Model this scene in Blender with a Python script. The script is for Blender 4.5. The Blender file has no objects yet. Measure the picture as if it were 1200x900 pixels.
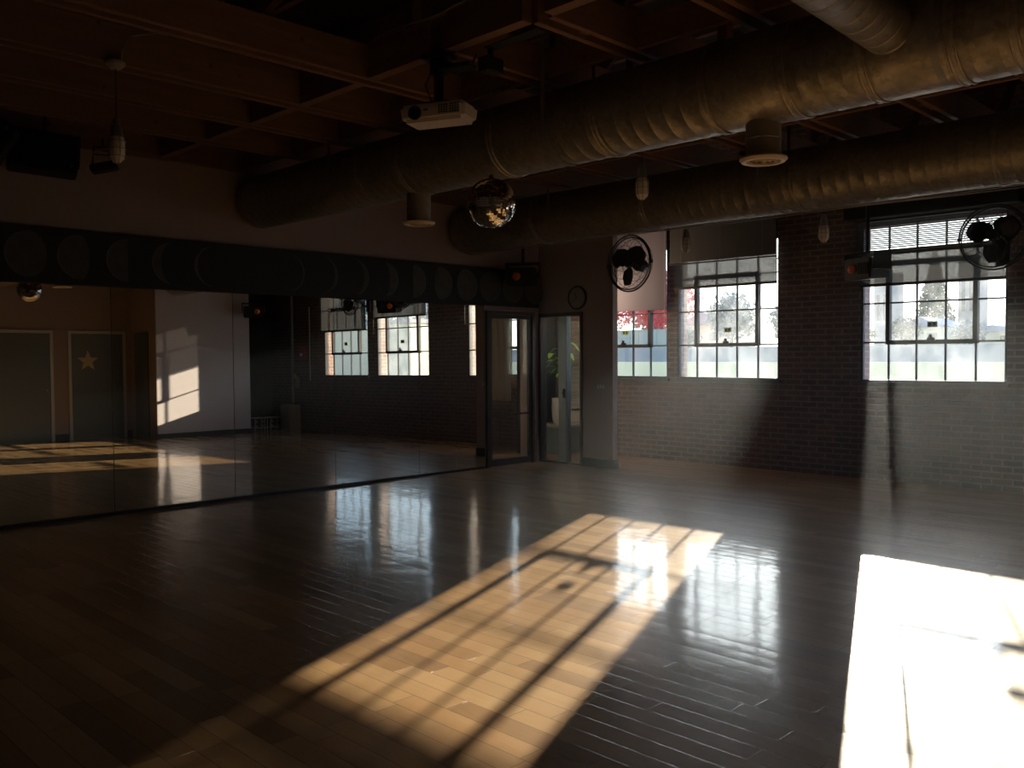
import bpy, bmesh, math, random
from mathutils import Vector, Matrix
rnd = random.Random(7)
PI = math.pi
D = bpy.data
COL = bpy.context.scene.collection

# ------------------------------------------------------------------ room dimensions (metres)
XW = 10.73      # inner face of the window wall
XP = 9.36       # room face of the partition beside the glass doors
YM = 8.80       # mirror plane
YB = -1.00      # back wall
XL = -2.60      # left end of the room
ZR = 4.55       # roof deck
ZC = 3.50       # underside of the truss chords

# ------------------------------------------------------------------ node helpers
def mat(name):
    m = D.materials.new(name); m.use_nodes = True
    nt = m.node_tree
    for n in list(nt.nodes): nt.nodes.remove(n)
    out = nt.nodes.new('ShaderNodeOutputMaterial')
    return m, nt, out
def N(nt, typ, **kw):
    n = nt.nodes.new(typ)
    for k, v in kw.items():
        if k.startswith('i_'):
            n.inputs[k[2:].replace('_', ' ')].default_value = v
        else: setattr(n, k, v)
    return n
def L(nt, a, b): nt.links.new(a, b)
def M(nt, op, a, b=None, c=None):
    n = nt.nodes.new('ShaderNodeMath'); n.operation = op
    for i, v in enumerate((a, b, c)):
        if v is None: continue
        if isinstance(v, (int, float)): n.inputs[i].default_value = v
        else: L(nt, v, n.inputs[i])
    return n.outputs[0]
def C4(c): return (c[0], c[1], c[2], 1)
def MIXC(nt, fac, a, b, mode='MIX'):
    n = nt.nodes.new('ShaderNodeMix'); n.data_type = 'RGBA'; n.blend_type = mode
    for s, v in ((n.inputs[0], fac), (n.inputs[6], a), (n.inputs[7], b)):
        if isinstance(v, (int, float)): s.default_value = v
        elif isinstance(v, tuple): s.default_value = C4(v)
        else: L(nt, v, s)
    return n.outputs[2]
def simple(name, col, rough=.6, metal=0., var=.15, scale=6., bump=.0, spec=.5, bscale=40., stretch=None):
    m, nt, out = mat(name)
    p = N(nt, 'ShaderNodeBsdfPrincipled')
    p.inputs['Roughness'].default_value = rough; p.inputs['Metallic'].default_value = metal
    p.inputs['Specular IOR Level'].default_value = spec
    tc = N(nt, 'ShaderNodeTexCoord'); v = tc.outputs['Object']
    if stretch:
        mp = N(nt, 'ShaderNodeMapping'); mp.inputs['Scale'].default_value = stretch
        L(nt, v, mp.inputs['Vector']); v = mp.outputs[0]
    no = N(nt, 'ShaderNodeTexNoise'); no.inputs['Scale'].default_value = scale; no.inputs['Detail'].default_value = 5
    L(nt, v, no.inputs['Vector'])
    c = MIXC(nt, no.outputs[0], tuple(x*(1-var) for x in col), tuple(min(1, x*(1+var)) for x in col))
    L(nt, c, p.inputs['Base Color'])
    if bump:
        nb = N(nt, 'ShaderNodeTexNoise'); nb.inputs['Scale'].default_value = bscale; nb.inputs['Detail'].default_value = 4
        L(nt, v, nb.inputs['Vector'])
        b = N(nt, 'ShaderNodeBump'); b.inputs['Strength'].default_value = bump; b.inputs['Distance'].default_value = .01
        L(nt, nb.outputs[0], b.inputs['Height']); L(nt, b.outputs[0], p.inputs['Normal'])
    L(nt, p.outputs[0], out.inputs[0])
    return m

def floor_material():
    m, nt, out = mat('maple_planks')
    tc = N(nt, 'ShaderNodeTexCoord'); sep = N(nt, 'ShaderNodeSeparateXYZ'); L(nt, tc.outputs['Object'], sep.inputs[0])
    W, LEN = .118, .78
    u = M(nt, 'DIVIDE', sep.outputs[0], W); row = M(nt, 'FLOOR', u); fu = M(nt, 'SUBTRACT', u, row)
    wn = N(nt, 'ShaderNodeTexWhiteNoise', noise_dimensions='1D'); L(nt, row, wn.inputs['W'])
    v = M(nt, 'ADD', M(nt, 'DIVIDE', sep.outputs[1], LEN), M(nt, 'MULTIPLY', wn.outputs[0], 7.3))
    cell = M(nt, 'FLOOR', v); fv = M(nt, 'SUBTRACT', v, cell)
    cv = N(nt, 'ShaderNodeCombineXYZ'); L(nt, row, cv.inputs[0]); L(nt, cell, cv.inputs[1])
    wc = N(nt, 'ShaderNodeTexWhiteNoise', noise_dimensions='3D'); L(nt, cv.outputs[0], wc.inputs['Vector'])
    sc = N(nt, 'ShaderNodeSeparateColor'); L(nt, wc.outputs['Color'], sc.inputs[0])
    # grain, stretched along the boards and different on each
    mp = N(nt, 'ShaderNodeMapping'); mp.inputs['Scale'].default_value = (16, 1.6, 1)
    addv = N(nt, 'ShaderNodeVectorMath', operation='ADD'); L(nt, tc.outputs['Object'], addv.inputs[0])
    sv = N(nt, 'ShaderNodeVectorMath', operation='SCALE'); L(nt, wc.outputs['Color'], sv.inputs[0]); sv.inputs['Scale'].default_value = 9
    L(nt, sv.outputs[0], addv.inputs[1]); L(nt, addv.outputs[0], mp.inputs['Vector'])
    g = N(nt, 'ShaderNodeTexNoise'); g.inputs['Scale'].default_value = 1.6; g.inputs['Detail'].default_value = 7; g.inputs['Distortion'].default_value = 1.2
    L(nt, mp.outputs[0], g.inputs['Vector'])
    ramp = N(nt, 'ShaderNodeValToRGB'); cr = ramp.color_ramp
    cr.elements[0].position = 0; cr.elements[0].color = (.29, .165, .080, 1)
    cr.elements[1].position = 1; cr.elements[1].color = (.66, .42, .21, 1)
    e = cr.elements.new(.45); e.color = (.50, .285, .125, 1)
    t = M(nt, 'ADD', M(nt, 'MULTIPLY', sc.outputs[0], .75), M(nt, 'MULTIPLY', g.outputs[0], .35)); L(nt, t, ramp.inputs[0])
    # worn, whitened patches
    wnse = N(nt, 'ShaderNodeTexNoise'); wnse.inputs['Scale'].default_value = 3.5; wnse.inputs['Detail'].default_value = 5
    L(nt, addv.outputs[0], wnse.inputs['Vector'])
    wr = N(nt, 'ShaderNodeMapRange'); wr.inputs[1].default_value = .55; wr.inputs[2].default_value = .8; wr.inputs[4].default_value = .3
    L(nt, wnse.outputs[0], wr.inputs[0])
    c = MIXC(nt, wr.outputs[0], ramp.outputs[0], (.66, .48, .29))
    # seams
    du = M(nt, 'MULTIPLY', M(nt, 'MINIMUM', fu, M(nt, 'SUBTRACT', 1., fu)), W)
    dv = M(nt, 'MULTIPLY', M(nt, 'MINIMUM', fv, M(nt, 'SUBTRACT', 1., fv)), LEN)
    d = M(nt, 'MINIMUM', du, dv)
    seam = N(nt, 'ShaderNodeMapRange'); seam.inputs[1].default_value = .0006; seam.inputs[2].default_value = .0022
    L(nt, d, seam.inputs[0])
    c = MIXC(nt, seam.outputs[0], (.09, .045, .02), c)
    # each board lies a little tilted and cupped
    tx = M(nt, 'MULTIPLY', M(nt, 'MULTIPLY', M(nt, 'SUBTRACT', sc.outputs[1], .5), M(nt, 'SUBTRACT', fu, .5)), .0009)
    cup = M(nt, 'MULTIPLY', M(nt, 'POWER', M(nt, 'SUBTRACT', fu, .5), 2.), -.0009)
    ty = M(nt, 'MULTIPLY', M(nt, 'MULTIPLY', M(nt, 'SUBTRACT', sc.outputs[2], .5), M(nt, 'SUBTRACT', fv, .5)), .0026)
    lw = N(nt, 'ShaderNodeTexNoise'); lw.inputs['Scale'].default_value = 2.2; lw.inputs['Detail'].default_value = 2
    L(nt, tc.outputs['Object'], lw.inputs['Vector'])
    h = M(nt, 'ADD', M(nt, 'ADD', tx, ty), M(nt, 'ADD', cup, M(nt, 'MULTIPLY', lw.outputs[0], .0035)))
    h = M(nt, 'ADD', h, M(nt, 'MULTIPLY', seam.outputs[0], .0002))
    b = N(nt, 'ShaderNodeBump'); b.inputs['Strength'].default_value = 1.; b.inputs['Distance'].default_value = 1.
    L(nt, h, b.inputs['Height'])
    p = N(nt, 'ShaderNodeBsdfPrincipled')
    L(nt, c, p.inputs['Base Color']); L(nt, b.outputs[0], p.inputs['Normal']); L(nt, b.outputs[0], p.inputs['Coat Normal'])
    p.inputs['Roughness'].default_value = .36; p.inputs['Specular IOR Level'].default_value = .45
    p.inputs['Coat Weight'].default_value = 1.; p.inputs['Coat Roughness'].default_value = .11; p.inputs['Coat IOR'].default_value = 1.55
    L(nt, p.outputs[0], out.inputs[0])
    return m

def brick_material(name, c1, c2, mortar, scale=1., msize=.011):
    m, nt, out = mat(name)
    geo = N(nt, 'ShaderNodeNewGeometry')
    sp = N(nt, 'ShaderNodeSeparateXYZ'); L(nt, geo.outputs['Position'], sp.inputs[0])
    sn = N(nt, 'ShaderNodeSeparateXYZ'); L(nt, geo.outputs['True Normal'], sn.inputs[0])
    ny = M(nt, 'GREATER_THAN', M(nt, 'ABSOLUTE', sn.outputs[1]), .5)
    u = M(nt, 'ADD', M(nt, 'MULTIPLY', sp.outputs[0], ny), M(nt, 'MULTIPLY', sp.outputs[1], M(nt, 'SUBTRACT', 1., ny)))
    cv = N(nt, 'ShaderNodeCombineXYZ'); L(nt, u, cv.inputs[0]); L(nt, sp.outputs[2], cv.inputs[1])
    wob = N(nt, 'ShaderNodeTexNoise'); wob.inputs['Scale'].default_value = 5; L(nt, geo.outputs['Position'], wob.inputs['Vector'])
    sv = N(nt, 'ShaderNodeVectorMath', operation='SCALE'); L(nt, wob.outputs['Color'], sv.inputs[0]); sv.inputs['Scale'].default_value = .008
    av = N(nt, 'ShaderNodeVectorMath', operation='ADD'); L(nt, cv.outputs[0], av.inputs[0]); L(nt, sv.outputs[0], av.inputs[1])
    br = N(nt, 'ShaderNodeTexBrick'); L(nt, av.outputs[0], br.inputs['Vector'])
    br.inputs['Scale'].default_value = 1; br.inputs['Brick Width'].default_value = .215; br.inputs['Row Height'].default_value = .071
    br.inputs['Mortar Size'].default_value = msize; br.inputs['Mortar Smooth'].default_value = .2; br.inputs['Bias'].default_value = -.1
    br.inputs['Color1'].default_value = C4(c1); br.inputs['Color2'].default_value = C4(c2); br.inputs['Mortar'].default_value = C4(mortar)
    no = N(nt, 'ShaderNodeTexNoise'); no.inputs['Scale'].default_value = 7; no.inputs['Detail'].default_value = 6; L(nt, geo.outputs['Position'], no.inputs['Vector'])
    v = M(nt, 'ADD', M(nt, 'MULTIPLY', no.outputs[0], .8), .6)
    c = MIXC(nt, 1., br.outputs[0], (1, 1, 1), 'MULTIPLY')
    vm = N(nt, 'ShaderNodeVectorMath', operation='SCALE'); L(nt, c, vm.inputs[0]); L(nt, v, vm.inputs['Scale'])
    p = N(nt, 'ShaderNodeBsdfPrincipled'); L(nt, vm.outputs[0], p.inputs['Base Color']); p.inputs['Roughness'].default_value = .75
    p.inputs['Specular IOR Level'].default_value = .35
    h = M(nt, 'ADD', M(nt, 'MULTIPLY', br.outputs['Fac'], -1.), M(nt, 'MULTIPLY', no.outputs[0], .35))
    b = N(nt, 'ShaderNodeBump'); b.inputs['Strength'].default_value = .8; b.inputs['Distance'].default_value = .008
    L(nt, h, b.inputs['Height']); L(nt, b.outputs[0], p.inputs['Normal'])
    L(nt, p.outputs[0], out.inputs[0])
    return m

def wood_material(name, col, stretch=(1.2, 14, 14)):
    m, nt, out = mat(name)
    tc = N(nt, 'ShaderNodeTexCoord'); mp = N(nt, 'ShaderNodeMapping'); mp.inputs['Scale'].default_value = stretch
    L(nt, tc.outputs['Object'], mp.inputs['Vector'])
    g = N(nt, 'ShaderNodeTexNoise'); g.inputs['Scale'].default_value = 1.5; g.inputs['Detail'].default_value = 8; g.inputs['Distortion'].default_value = .7
    L(nt, mp.outputs[0], g.inputs['Vector'])
    k = N(nt, 'ShaderNodeTexVoronoi'); k.inputs['Scale'].default_value = 5; L(nt, tc.outputs['Object'], k.inputs['Vector'])
    kr = N(nt, 'ShaderNodeMapRange'); kr.inputs[1].default_value = .05; kr.inputs[2].default_value = .11; L(nt, k.outputs['Distance'], kr.inputs[0])
    c = MIXC(nt, g.outputs[0], tuple(x*.6 for x in col), tuple(min(1, x*1.4) for x in col))
    c = MIXC(nt, kr.outputs[0], tuple(x*.35 for x in col), c)
    p = N(nt, 'ShaderNodeBsdfPrincipled'); L(nt, c, p.inputs['Base Color']); p.inputs['Roughness'].default_value = .7
    b = N(nt, 'ShaderNodeBump'); b.inputs['Strength'].default_value = .4; b.inputs['Distance'].default_value = .004
    L(nt, g.outputs[0], b.inputs['Height']); L(nt, b.outputs[0], p.inputs['Normal'])
    L(nt, p.outputs[0], out.inputs[0])
    return m

def galvanised(name, col, rough, spangle=True, metal=.75):
    m, nt, out = mat(name)
    tc = N(nt, 'ShaderNodeTexCoord')
    vo = N(nt, 'ShaderNodeTexVoronoi'); vo.inputs['Scale'].default_value = 34; L(nt, tc.outputs['Object'], vo.inputs['Vector'])
    no = N(nt, 'ShaderNodeTexNoise'); no.inputs['Scale'].default_value = 2.5; no.inputs['Detail'].default_value = 5; L(nt, tc.outputs['Object'], no.inputs['Vector'])
    sc = N(nt, 'ShaderNodeSeparateColor'); L(nt, vo.outputs['Color'], sc.inputs[0])
    c = MIXC(nt, sc.outputs[0], tuple(x*.8 for x in col), tuple(min(1, x*1.2) for x in col))
    c = MIXC(nt, M(nt, 'MULTIPLY', no.outputs[0], .5), c, tuple(x*.6 for x in col))
    p = N(nt, 'ShaderNodeBsdfPrincipled'); L(nt, c, p.inputs['Base Color']); p.inputs['Metallic'].default_value = metal
    L(nt, M(nt, 'ADD', M(nt, 'MULTIPLY', sc.outputs[1], .18), rough), p.inputs['Roughness'])
    nb = N(nt, 'ShaderNodeTexNoise'); nb.inputs['Scale'].default_value = 26; nb.inputs['Detail'].default_value = 3; L(nt, tc.outputs['Object'], nb.inputs['Vector'])
    b = N(nt, 'ShaderNodeBump'); b.inputs['Strength'].default_value = .5 if spangle else .15; b.inputs['Distance'].default_value = .006
    L(nt, nb.outputs[0], b.inputs['Height']); L(nt, b.outputs[0], p.inputs['Normal'])
    L(nt, p.outputs[0], out.inputs[0])
    return m

def mix_shader(nt, fac, a, b):
    n = nt.nodes.new('ShaderNodeMixShader')
    if isinstance(fac, (int, float)): n.inputs[0].default_value = fac
    else: L(nt, fac, n.inputs[0])
    L(nt, a, n.inputs[1]); L(nt, b, n.inputs[2]); return n.outputs[0]

def glass_material(name, dirt_lo, dirt_hi, tint=(.93, .95, .94), gloss=1.):
    m, nt, out = mat(name)
    tc = N(nt, 'ShaderNodeTexCoord')
    tr = N(nt, 'ShaderNodeBsdfTransparent'); tr.inputs[0].default_value = C4(tint)
    tl = N(nt, 'ShaderNodeBsdfTranslucent'); tl.inputs[0].default_value = (.62, .68, .72, 1)
    gl = N(nt, 'ShaderNodeBsdfGlossy'); gl.inputs['Roughness'].default_value = .01
    n1 = N(nt, 'ShaderNodeTexNoise'); n1.inputs['Scale'].default_value = 3; n1.inputs['Detail'].default_value = 8; n1.inputs['Roughness'].default_value = .7
    L(nt, tc.outputs['Object'], n1.inputs['Vector'])
    mr = N(nt, 'ShaderNodeMapRange'); mr.inputs[1].default_value = .35; mr.inputs[2].default_value = .7
    mr.inputs[3].default_value = dirt_lo; mr.inputs[4].default_value = dirt_hi; L(nt, n1.outputs[0], mr.inputs[0])
    s = mix_shader(nt, mr.outputs[0], tr.outputs[0], tl.outputs[0])
    fr = N(nt, 'ShaderNodeFresnel'); gg = N(nt, 'ShaderNodeNewGeometry')
    L(nt, M(nt, 'SUBTRACT', 1.5, M(nt, 'MULTIPLY', gg.outputs['Backfacing'], 1.5-1/1.5)), fr.inputs[0])
    s = mix_shader(nt, M(nt, 'MULTIPLY', fr.outputs[0], gloss), s, gl.outputs[0])
    L(nt, s, out.inputs[0]); return m

def veil_material(name, transp, col, translucent):
    m, nt, out = mat(name)
    tr = N(nt, 'ShaderNodeBsdfTransparent')
    df = N(nt, 'ShaderNodeBsdfDiffuse'); df.inputs[0].default_value = C4(col)
    tl = N(nt, 'ShaderNodeBsdfTranslucent'); tl.inputs[0].default_value = C4(col)
    s = mix_shader(nt, translucent, df.outputs[0], tl.outputs[0])
    s = mix_shader(nt, transp, s, tr.outputs[0])
    L(nt, s, out.inputs[0]); return m

def mirror_material(name, col, rough):
    m, nt, out = mat(name)
    tc = N(nt, 'ShaderNodeTexCoord')
    no = N(nt, 'ShaderNodeTexNoise'); no.inputs['Scale'].default_value = 1.3; L(nt, tc.outputs['Object'], no.inputs['Vector'])
    gl = N(nt, 'ShaderNodeBsdfGlossy'); gl.inputs['Roughness'].default_value = rough
    L(nt, MIXC(nt, no.outputs[0], tuple(x*.97 for x in col), col), gl.inputs[0])
    L(nt, gl.outputs[0], out.inputs[0]); return m

MT = dict(
    floor=floor_material(),
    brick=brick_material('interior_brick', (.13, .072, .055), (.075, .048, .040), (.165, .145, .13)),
    brick_out=brick_material('exterior_brick', (.42, .24, .19), (.34, .19, .15), (.46, .40, .34)),
    taupe=simple('taupe_wall_paint', (.40, .31, .285), .75, var=.05, bump=.15),
    warm=simple('ochre_wall_paint', (.30, .215, .165), .7, var=.06, bump=.1),
    white=simple('white_wall_paint', (.52, .47, .49), .6, var=.04, bump=.1),
    black_wall=simple('black_wall_paint', (.035, .037, .04), .7, var=.2),
    dark_wall=simple('charcoal_lobby_paint', (.03, .034, .036), .6, var=.1),
    lobby_wall=simple('grey_lobby_paint', (.30, .27, .25), .7, var=.06),
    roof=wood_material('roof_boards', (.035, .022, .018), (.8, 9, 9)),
    beamX=wood_material('old_red_fir', (.20, .110, .078), (1.0, 12, 12)),
    beamY=wood_material('old_red_fir_cross', (.20, .110, .078), (12, 1.0, 12)),
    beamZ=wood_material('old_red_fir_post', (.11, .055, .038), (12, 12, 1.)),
    duct=galvanised('dusty_galvanised_steel', (.36, .335, .29), .34),
    duct_s=galvanised('smooth_galvanised_steel', (.42, .39, .34), .34, False),
    duct_c=simple('grey_coated_steel', (.26, .24, .21), .5, .2, var=.1),
    cream_metal=simple('cream_enamel', (.62, .50, .36), .4, var=.05),
    mirror=mirror_material('wall_mirror_silver', (.80, .80, .78), 0.),
    facet=mirror_material('mirror_tile_silver', (.82, .80, .76), .03),
    black_base=simple('black_rubber', (.012, .012, .012), .55, var=.2),
    banner=simple('black_banner_vinyl', (.010, .012, .013), .6, var=.3),
    moon=simple('moon_print_grey', (.075, .072, .066), .6, var=.75, scale=9),
    moon_rim=simple('moon_rim_grey', (.13, .13, .12), .6, var=.4, scale=14),
    print=simple('caption_print_grey', (.06, .07, .07), .6),
    black=simple('black_plastic', (.014, .015, .017), .45, var=.2),
    black_metal=simple('black_painted_steel', (.022, .022, .024), .45, .3, var=.2),
    sash=simple('dark_steel_sash', (.030, .029, .030), .5, .2, var=.25),
    sill=simple('dark_sill_paint', (.05, .05, .055), .5, var=.2),
    alu=simple('brushed_aluminium', (.36, .42, .45), .4, .5, var=.06),
    bronze=simple('dark_bronze_frame', (.085, .075, .07), .45, .4, var=.1),
    chrome=simple('chrome', (.75, .75, .75), .15, 1., var=.02),
    grey_metal=simple('grey_steel', (.30, .30, .31), .4, .6, var=.1),
    glass=glass_material('dusty_window_glass', .025, .14),
    glass_clear=glass_material('clear_window_glass', .0, .012),
    glass_door=glass_material('door_glass', 0., .01, (.74, .76, .76), 1.4),
    mesh_shade=veil_material('solar_mesh_fabric', .20, (.085, .085, .085), .5),
    white_shade=veil_material('lilac_roller_fabric', .0, (.27, .26, .33), .02),
    slat=simple('dark_blind_slats', (.045, .045, .05), .5, var=.1),
    hem=simple('shade_hem_bar', (.03, .03, .03), .5),
    trim=simple('pale_door_trim', (.52, .50, .44), .5, var=.05),
    door_grey=simple('grey_green_door_paint', (.115, .13, .12), .45, var=.06),
    star=simple('gold_star_paint', (.62, .47, .24), .5, var=.1),
    panel=simple('olive_panel_paint', (.09, .085, .065), .5, var=.1),
    white_plastic=simple('white_plastic', (.66, .66, .64), .4, var=.03),
    grey_plastic=simple('beige_switch_plate', (.34, .32, .29), .45, var=.04),
    proj=simple('projector_white_plastic', (.62, .56, .50), .35, var=.04),
    lamp_glass=glass_material('frosted_jar_glass', .35, .5, (.8, .8, .78)),
    bulb=simple('frosted_bulb', (.75, .70, .62), .3, var=.02),
    lens=simple('orange_lens', (.62, .16, .06), .2, var=.2),
    pot=simple('white_glazed_pot', (.75, .75, .73), .3, var=.04),
    leaf=simple('glossy_green_leaf', (.22, .46, .08), .35, var=.35, scale=9),
    stem=simple('brown_plant_stem', (.14, .10, .06), .7),
    soil=simple('potting_soil', (.04, .03, .02), .9),
    bench_front=simple('blue_grey_bench_paint', (.14, .20, .22), .45, var=.25, scale=2, stretch=(6, 6, 1)),
    bench_top=simple('pale_bench_top', (.48, .46, .42), .35, var=.08),
    wainscot=wood_material('tan_wainscot_wood', (.34, .23, .14), (4, 4, 20)),
    curtain=simple('beige_curtain_cloth', (.45, .38, .31), .8, var=.1),
    red=simple('red_alarm_enamel', (.30, .03, .02), .4, var=.1),
    tag=simple('yellow_green_tag', (.42, .45, .10), .5, var=.1),
    bead=simple('silver_beads', (.7, .7, .72), .15, 1., var=.1),
    cable=simple('grey_cable', (.30, .29, .27), .5, var=.1),
    black_cable=simple('black_cable', (.01, .01, .01), .5),
    sticker=simple('green_sticker', (.22, .33, .08), .5, var=.05),
    asphalt=simple('street_asphalt', (.16, .16, .18), .9, var=.1, scale=.5),
    slope=simple('grey_hillside_paving', (.30, .275, .215), .9, var=.15, scale=.2),
    parapet_cream=simple('yellow_cream_render', (.86, .80, .48), .8, var=.03, scale=1),
    cream_wall=simple('cream_stucco', (.62, .58, .42), .8, var=.03, scale=1),
    pale_wall=simple('pale_grey_green_siding', (.40, .42, .35), .8, var=.06, scale=.5),
    house=simple('pale_yellow_siding', (.85, .80, .56), .8, var=.04, scale=.4),
    house_roof=simple('grey_shingle_roof', (.34, .36, .42), .8, var=.15, scale=2),
    tower=simple('grey_concrete', (.32, .32, .33), .8, var=.1, scale=.6),
    window_dark=simple('dark_house_window', (.06, .07, .09), .2, var=.1),
    red_leaf=simple('scarlet_maple_leaf', (.78, .11, .14), .6, var=.4, scale=1.5),
    green_leaf=simple('dark_conifer_needles', (.10, .14, .10), .8, var=.4, scale=1.5),
    blue_leaf=simple('grey_green_foliage', (.24, .30, .30), .8, var=.4, scale=1.5),
    bark=simple('grey_bark', (.17, .13, .11), .9, var=.3),
)

# ------------------------------------------------------------------ mesh helpers
def box(bm, x0, x1, y0, y1, z0, z1):
    vs = [bm.verts.new((x, y, z)) for x in (x0, x1) for y in (y0, y1) for z in (z0, z1)]
    for f in ((0, 1, 3, 2), (4, 6, 7, 5), (0, 4, 5, 1), (2, 3, 7, 6), (0, 2, 6, 4), (1, 5, 7, 3)):
        bm.faces.new([vs[i] for i in f])
    return vs
def bevbox(bm, x0, x1, y0, y1, z0, z1, b=.004, seg=2):
    t = bmesh.new(); box(t, x0, x1, y0, y1, z0, z1)
    bmesh.ops.bevel(t, geom=t.edges[:], offset=b, segments=seg, affect='EDGES', profile=.6)
    join(bm, t)
def join(bm, t, mtx=None):
    if mtx is not None: bmesh.ops.transform(t, matrix=mtx, verts=t.verts[:])
    me = D.meshes.new('tmp'); t.to_mesh(me); t.free(); bm.from_mesh(me); D.meshes.remove(me)
def frame_of(d):
    d = Vector(d).normalized(); a = Vector((0, 0, 1)) if abs(d.z) < .9 else Vector((1, 0, 0))
    u = d.cross(a).normalized(); return d, u, d.cross(u).normalized()
def tube(bm, pts, r, n=8, cap=True, radii=None):
    pts = [Vector(p) for p in pts]; rings = []
    for i, p in enumerate(pts):
        d = pts[min(i+1, len(pts)-1)] - pts[max(i-1, 0)]
        _, u, v = frame_of(d); rr = radii[i] if radii else r
        rings.append([bm.verts.new(p + u*math.cos(2*PI*k/n)*rr + v*math.sin(2*PI*k/n)*rr) for k in range(n)])
    for a, b in zip(rings, rings[1:]):
        for k in range(n): bm.faces.new((a[k], a[(k+1) % n], b[(k+1) % n], b[k]))
    if cap:
        bm.faces.new(rings[0][::-1]); bm.faces.new(rings[-1])
def ring(bm, c, axis, R, r, n=40, m=6):
    c = Vector(c); _, u, v = frame_of(axis); a = Vector(axis).normalized(); vs = []
    for i in range(n):
        t = 2*PI*i/n; e = u*math.cos(t)+v*math.sin(t)
        vs.append([bm.verts.new(c+e*(R+r*math.cos(2*PI*k/m))+a*r*math.sin(2*PI*k/m)) for k in range(m)])
    for i in range(n):
        for k in range(m):
            bm.faces.new((vs[i][k], vs[(i+1) % n][k], vs[(i+1) % n][(k+1) % m], vs[i][(k+1) % m]))
def lathe(bm, prof, n=24, c=(0, 0, 0), axis=(0, 0, 1)):
    c = Vector(c); a, u, v = frame_of(axis); rings = []
    for r, h in prof:
        if r < 1e-6: rings.append([bm.verts.new(c+a*h)])
        else: rings.append([bm.verts.new(c+a*h+(u*math.cos(2*PI*k/n)+v*math.sin(2*PI*k/n))*r) for k in range(n)])
    for p, q in zip(rings, rings[1:]):
        for k in range(n):
            k2 = (k+1) % n
            if len(p) == 1 and len(q) == 1: continue
            if len(p) == 1: bm.faces.new((p[0], q[k], q[k2]))
            elif len(q) == 1: bm.faces.new((p[k], p[k2], q[0]))
            else: bm.faces.new((p[k], p[k2], q[k2], q[k]))
def prism(bm, poly, x0, x1, ax=0):
    # polygon given in the two other axes, extruded along axis ax
    def P(a, p):
        q = list(p); q.insert(ax, a); return tuple(q)
    A = [bm.verts.new(P(x0, p)) for p in poly]; B = [bm.verts.new(P(x1, p)) for p in poly]; n = len(poly)
    bm.faces.new(A); bm.faces.new(B[::-1])
    for i in range(n): bm.faces.new((A[i], B[i], B[(i+1) % n], A[(i+1) % n]))

def obj(name, bm, m, parent=None, smooth=False, loc=None, rot=None):
    bmesh.ops.recalc_face_normals(bm, faces=bm.faces[:])
    me = D.meshes.new(name); bm.to_mesh(me); bm.free(); me.materials.append(MT[m] if isinstance(m, str) else m)
    if smooth:
        for p in me.polygons: p.use_smooth = True
        try: me.set_sharp_from_angle(angle=math.radians(40))
        except Exception: pass
    o = D.objects.new(name, me); COL.objects.link(o)
    if parent: o.parent = parent
    if loc is not None: o.location = loc
    if rot is not None: o.rotation_euler = rot
    return o
def tag(o, label=None, cat=None, group=None, kind=None):
    if label: o['label'] = label
    if cat: o['category'] = cat
    if group: o['group'] = group
    if kind: o['kind'] = kind
    return o
def thing(name, label, cat, loc=(0, 0, 0), rot=(0, 0, 0), group=None):
    o = D.objects.new(name, None); COL.objects.link(o); o.location = loc; o.rotation_euler = rot
    o.empty_display_size = .1
    return tag(o, label, cat, group)
def struct_root(name, loc=(0, 0, 0), rot=(0, 0, 0)):
    o = D.objects.new(name, None); COL.objects.link(o); o.location = loc; o.rotation_euler = rot
    o['kind'] = 'structure'; return o
def struct(name, bm, m, parent=None, smooth=False):
    o = obj(name, bm, m, parent, smooth)
    if not parent: o['kind'] = 'structure'
    return o
def dup(root, loc, rot=None, label=None, group=None):
    r = root.copy(); COL.objects.link(r); r.location = loc
    if rot is not None: r.rotation_euler = rot
    if label: r['label'] = label
    if group: r['group'] = group
    for ch in list(root.children):
        c = ch.copy(); COL.objects.link(c); c.parent = r
        for g in list(ch.children):
            d = g.copy(); COL.objects.link(d); d.parent = c
    return r
def BM(): return bmesh.new()
def one(fn, *a, **k):
    bm = BM(); fn(bm, *a, **k); return bm

# ------------------------------------------------------------------ room shell
bm = BM(); box(bm, XL-.2, XW+.22, YB-.2, 12.7, -.12, 0); struct('floor', bm, 'floor')
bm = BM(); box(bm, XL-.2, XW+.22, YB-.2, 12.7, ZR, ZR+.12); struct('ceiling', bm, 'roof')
bm = BM(); box(bm, XL-.2, XL, YB-.2, YM+.12, 0, ZR); struct('wall_left', bm, 'taupe')

def wall_x(bm, x0, x1, y0, y1, z0, z1, holes):
    ys = sorted({y0, y1, *[h[0] for h in holes], *[h[1] for h in holes]})
    for a, b in zip(ys, ys[1:]):
        hs = sorted([(h[2], h[3]) for h in holes if h[0] < (a+b)/2 < h[1]])
        z = z0
        for p, q in hs:
            if p > z: box(bm, x0, x1, a, b, z, p)
            z = q
        if z < z1: box(bm, x0, x1, a, b, z, z1)

W0, W1, W2, W3 = (7.54, 9.14), (5.79, 7.375), (3.08, 4.70), (1.20, 2.78)
LA, LB = (9.485, 9.715), (10.13, 11.73)  # the first is a hidden slit, added to let sun onto the plant
ZS, ZH = 1.19, 3.07
holes = [(a, b, ZS, ZH) for a, b in (W0, W1, W2, W3, LA, LB)]
bm = BM(); wall_x(bm, XW, XW+.10, YB-.2, 12.7, 0, ZR, holes); struct('wall_window', bm, 'brick')
holes2 = [(a, b+(.22 if a == LA[0] else 0), p, q) for a, b, p, q in holes]  # outer hole of the added slit is wider so the sun gets in
bm = BM(); wall_x(bm, XW+.10, XW+.25, YB-.2, 12.7, -.4, ZR, holes2); struct('wall_window_outside', bm, 'brick_out')

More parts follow.
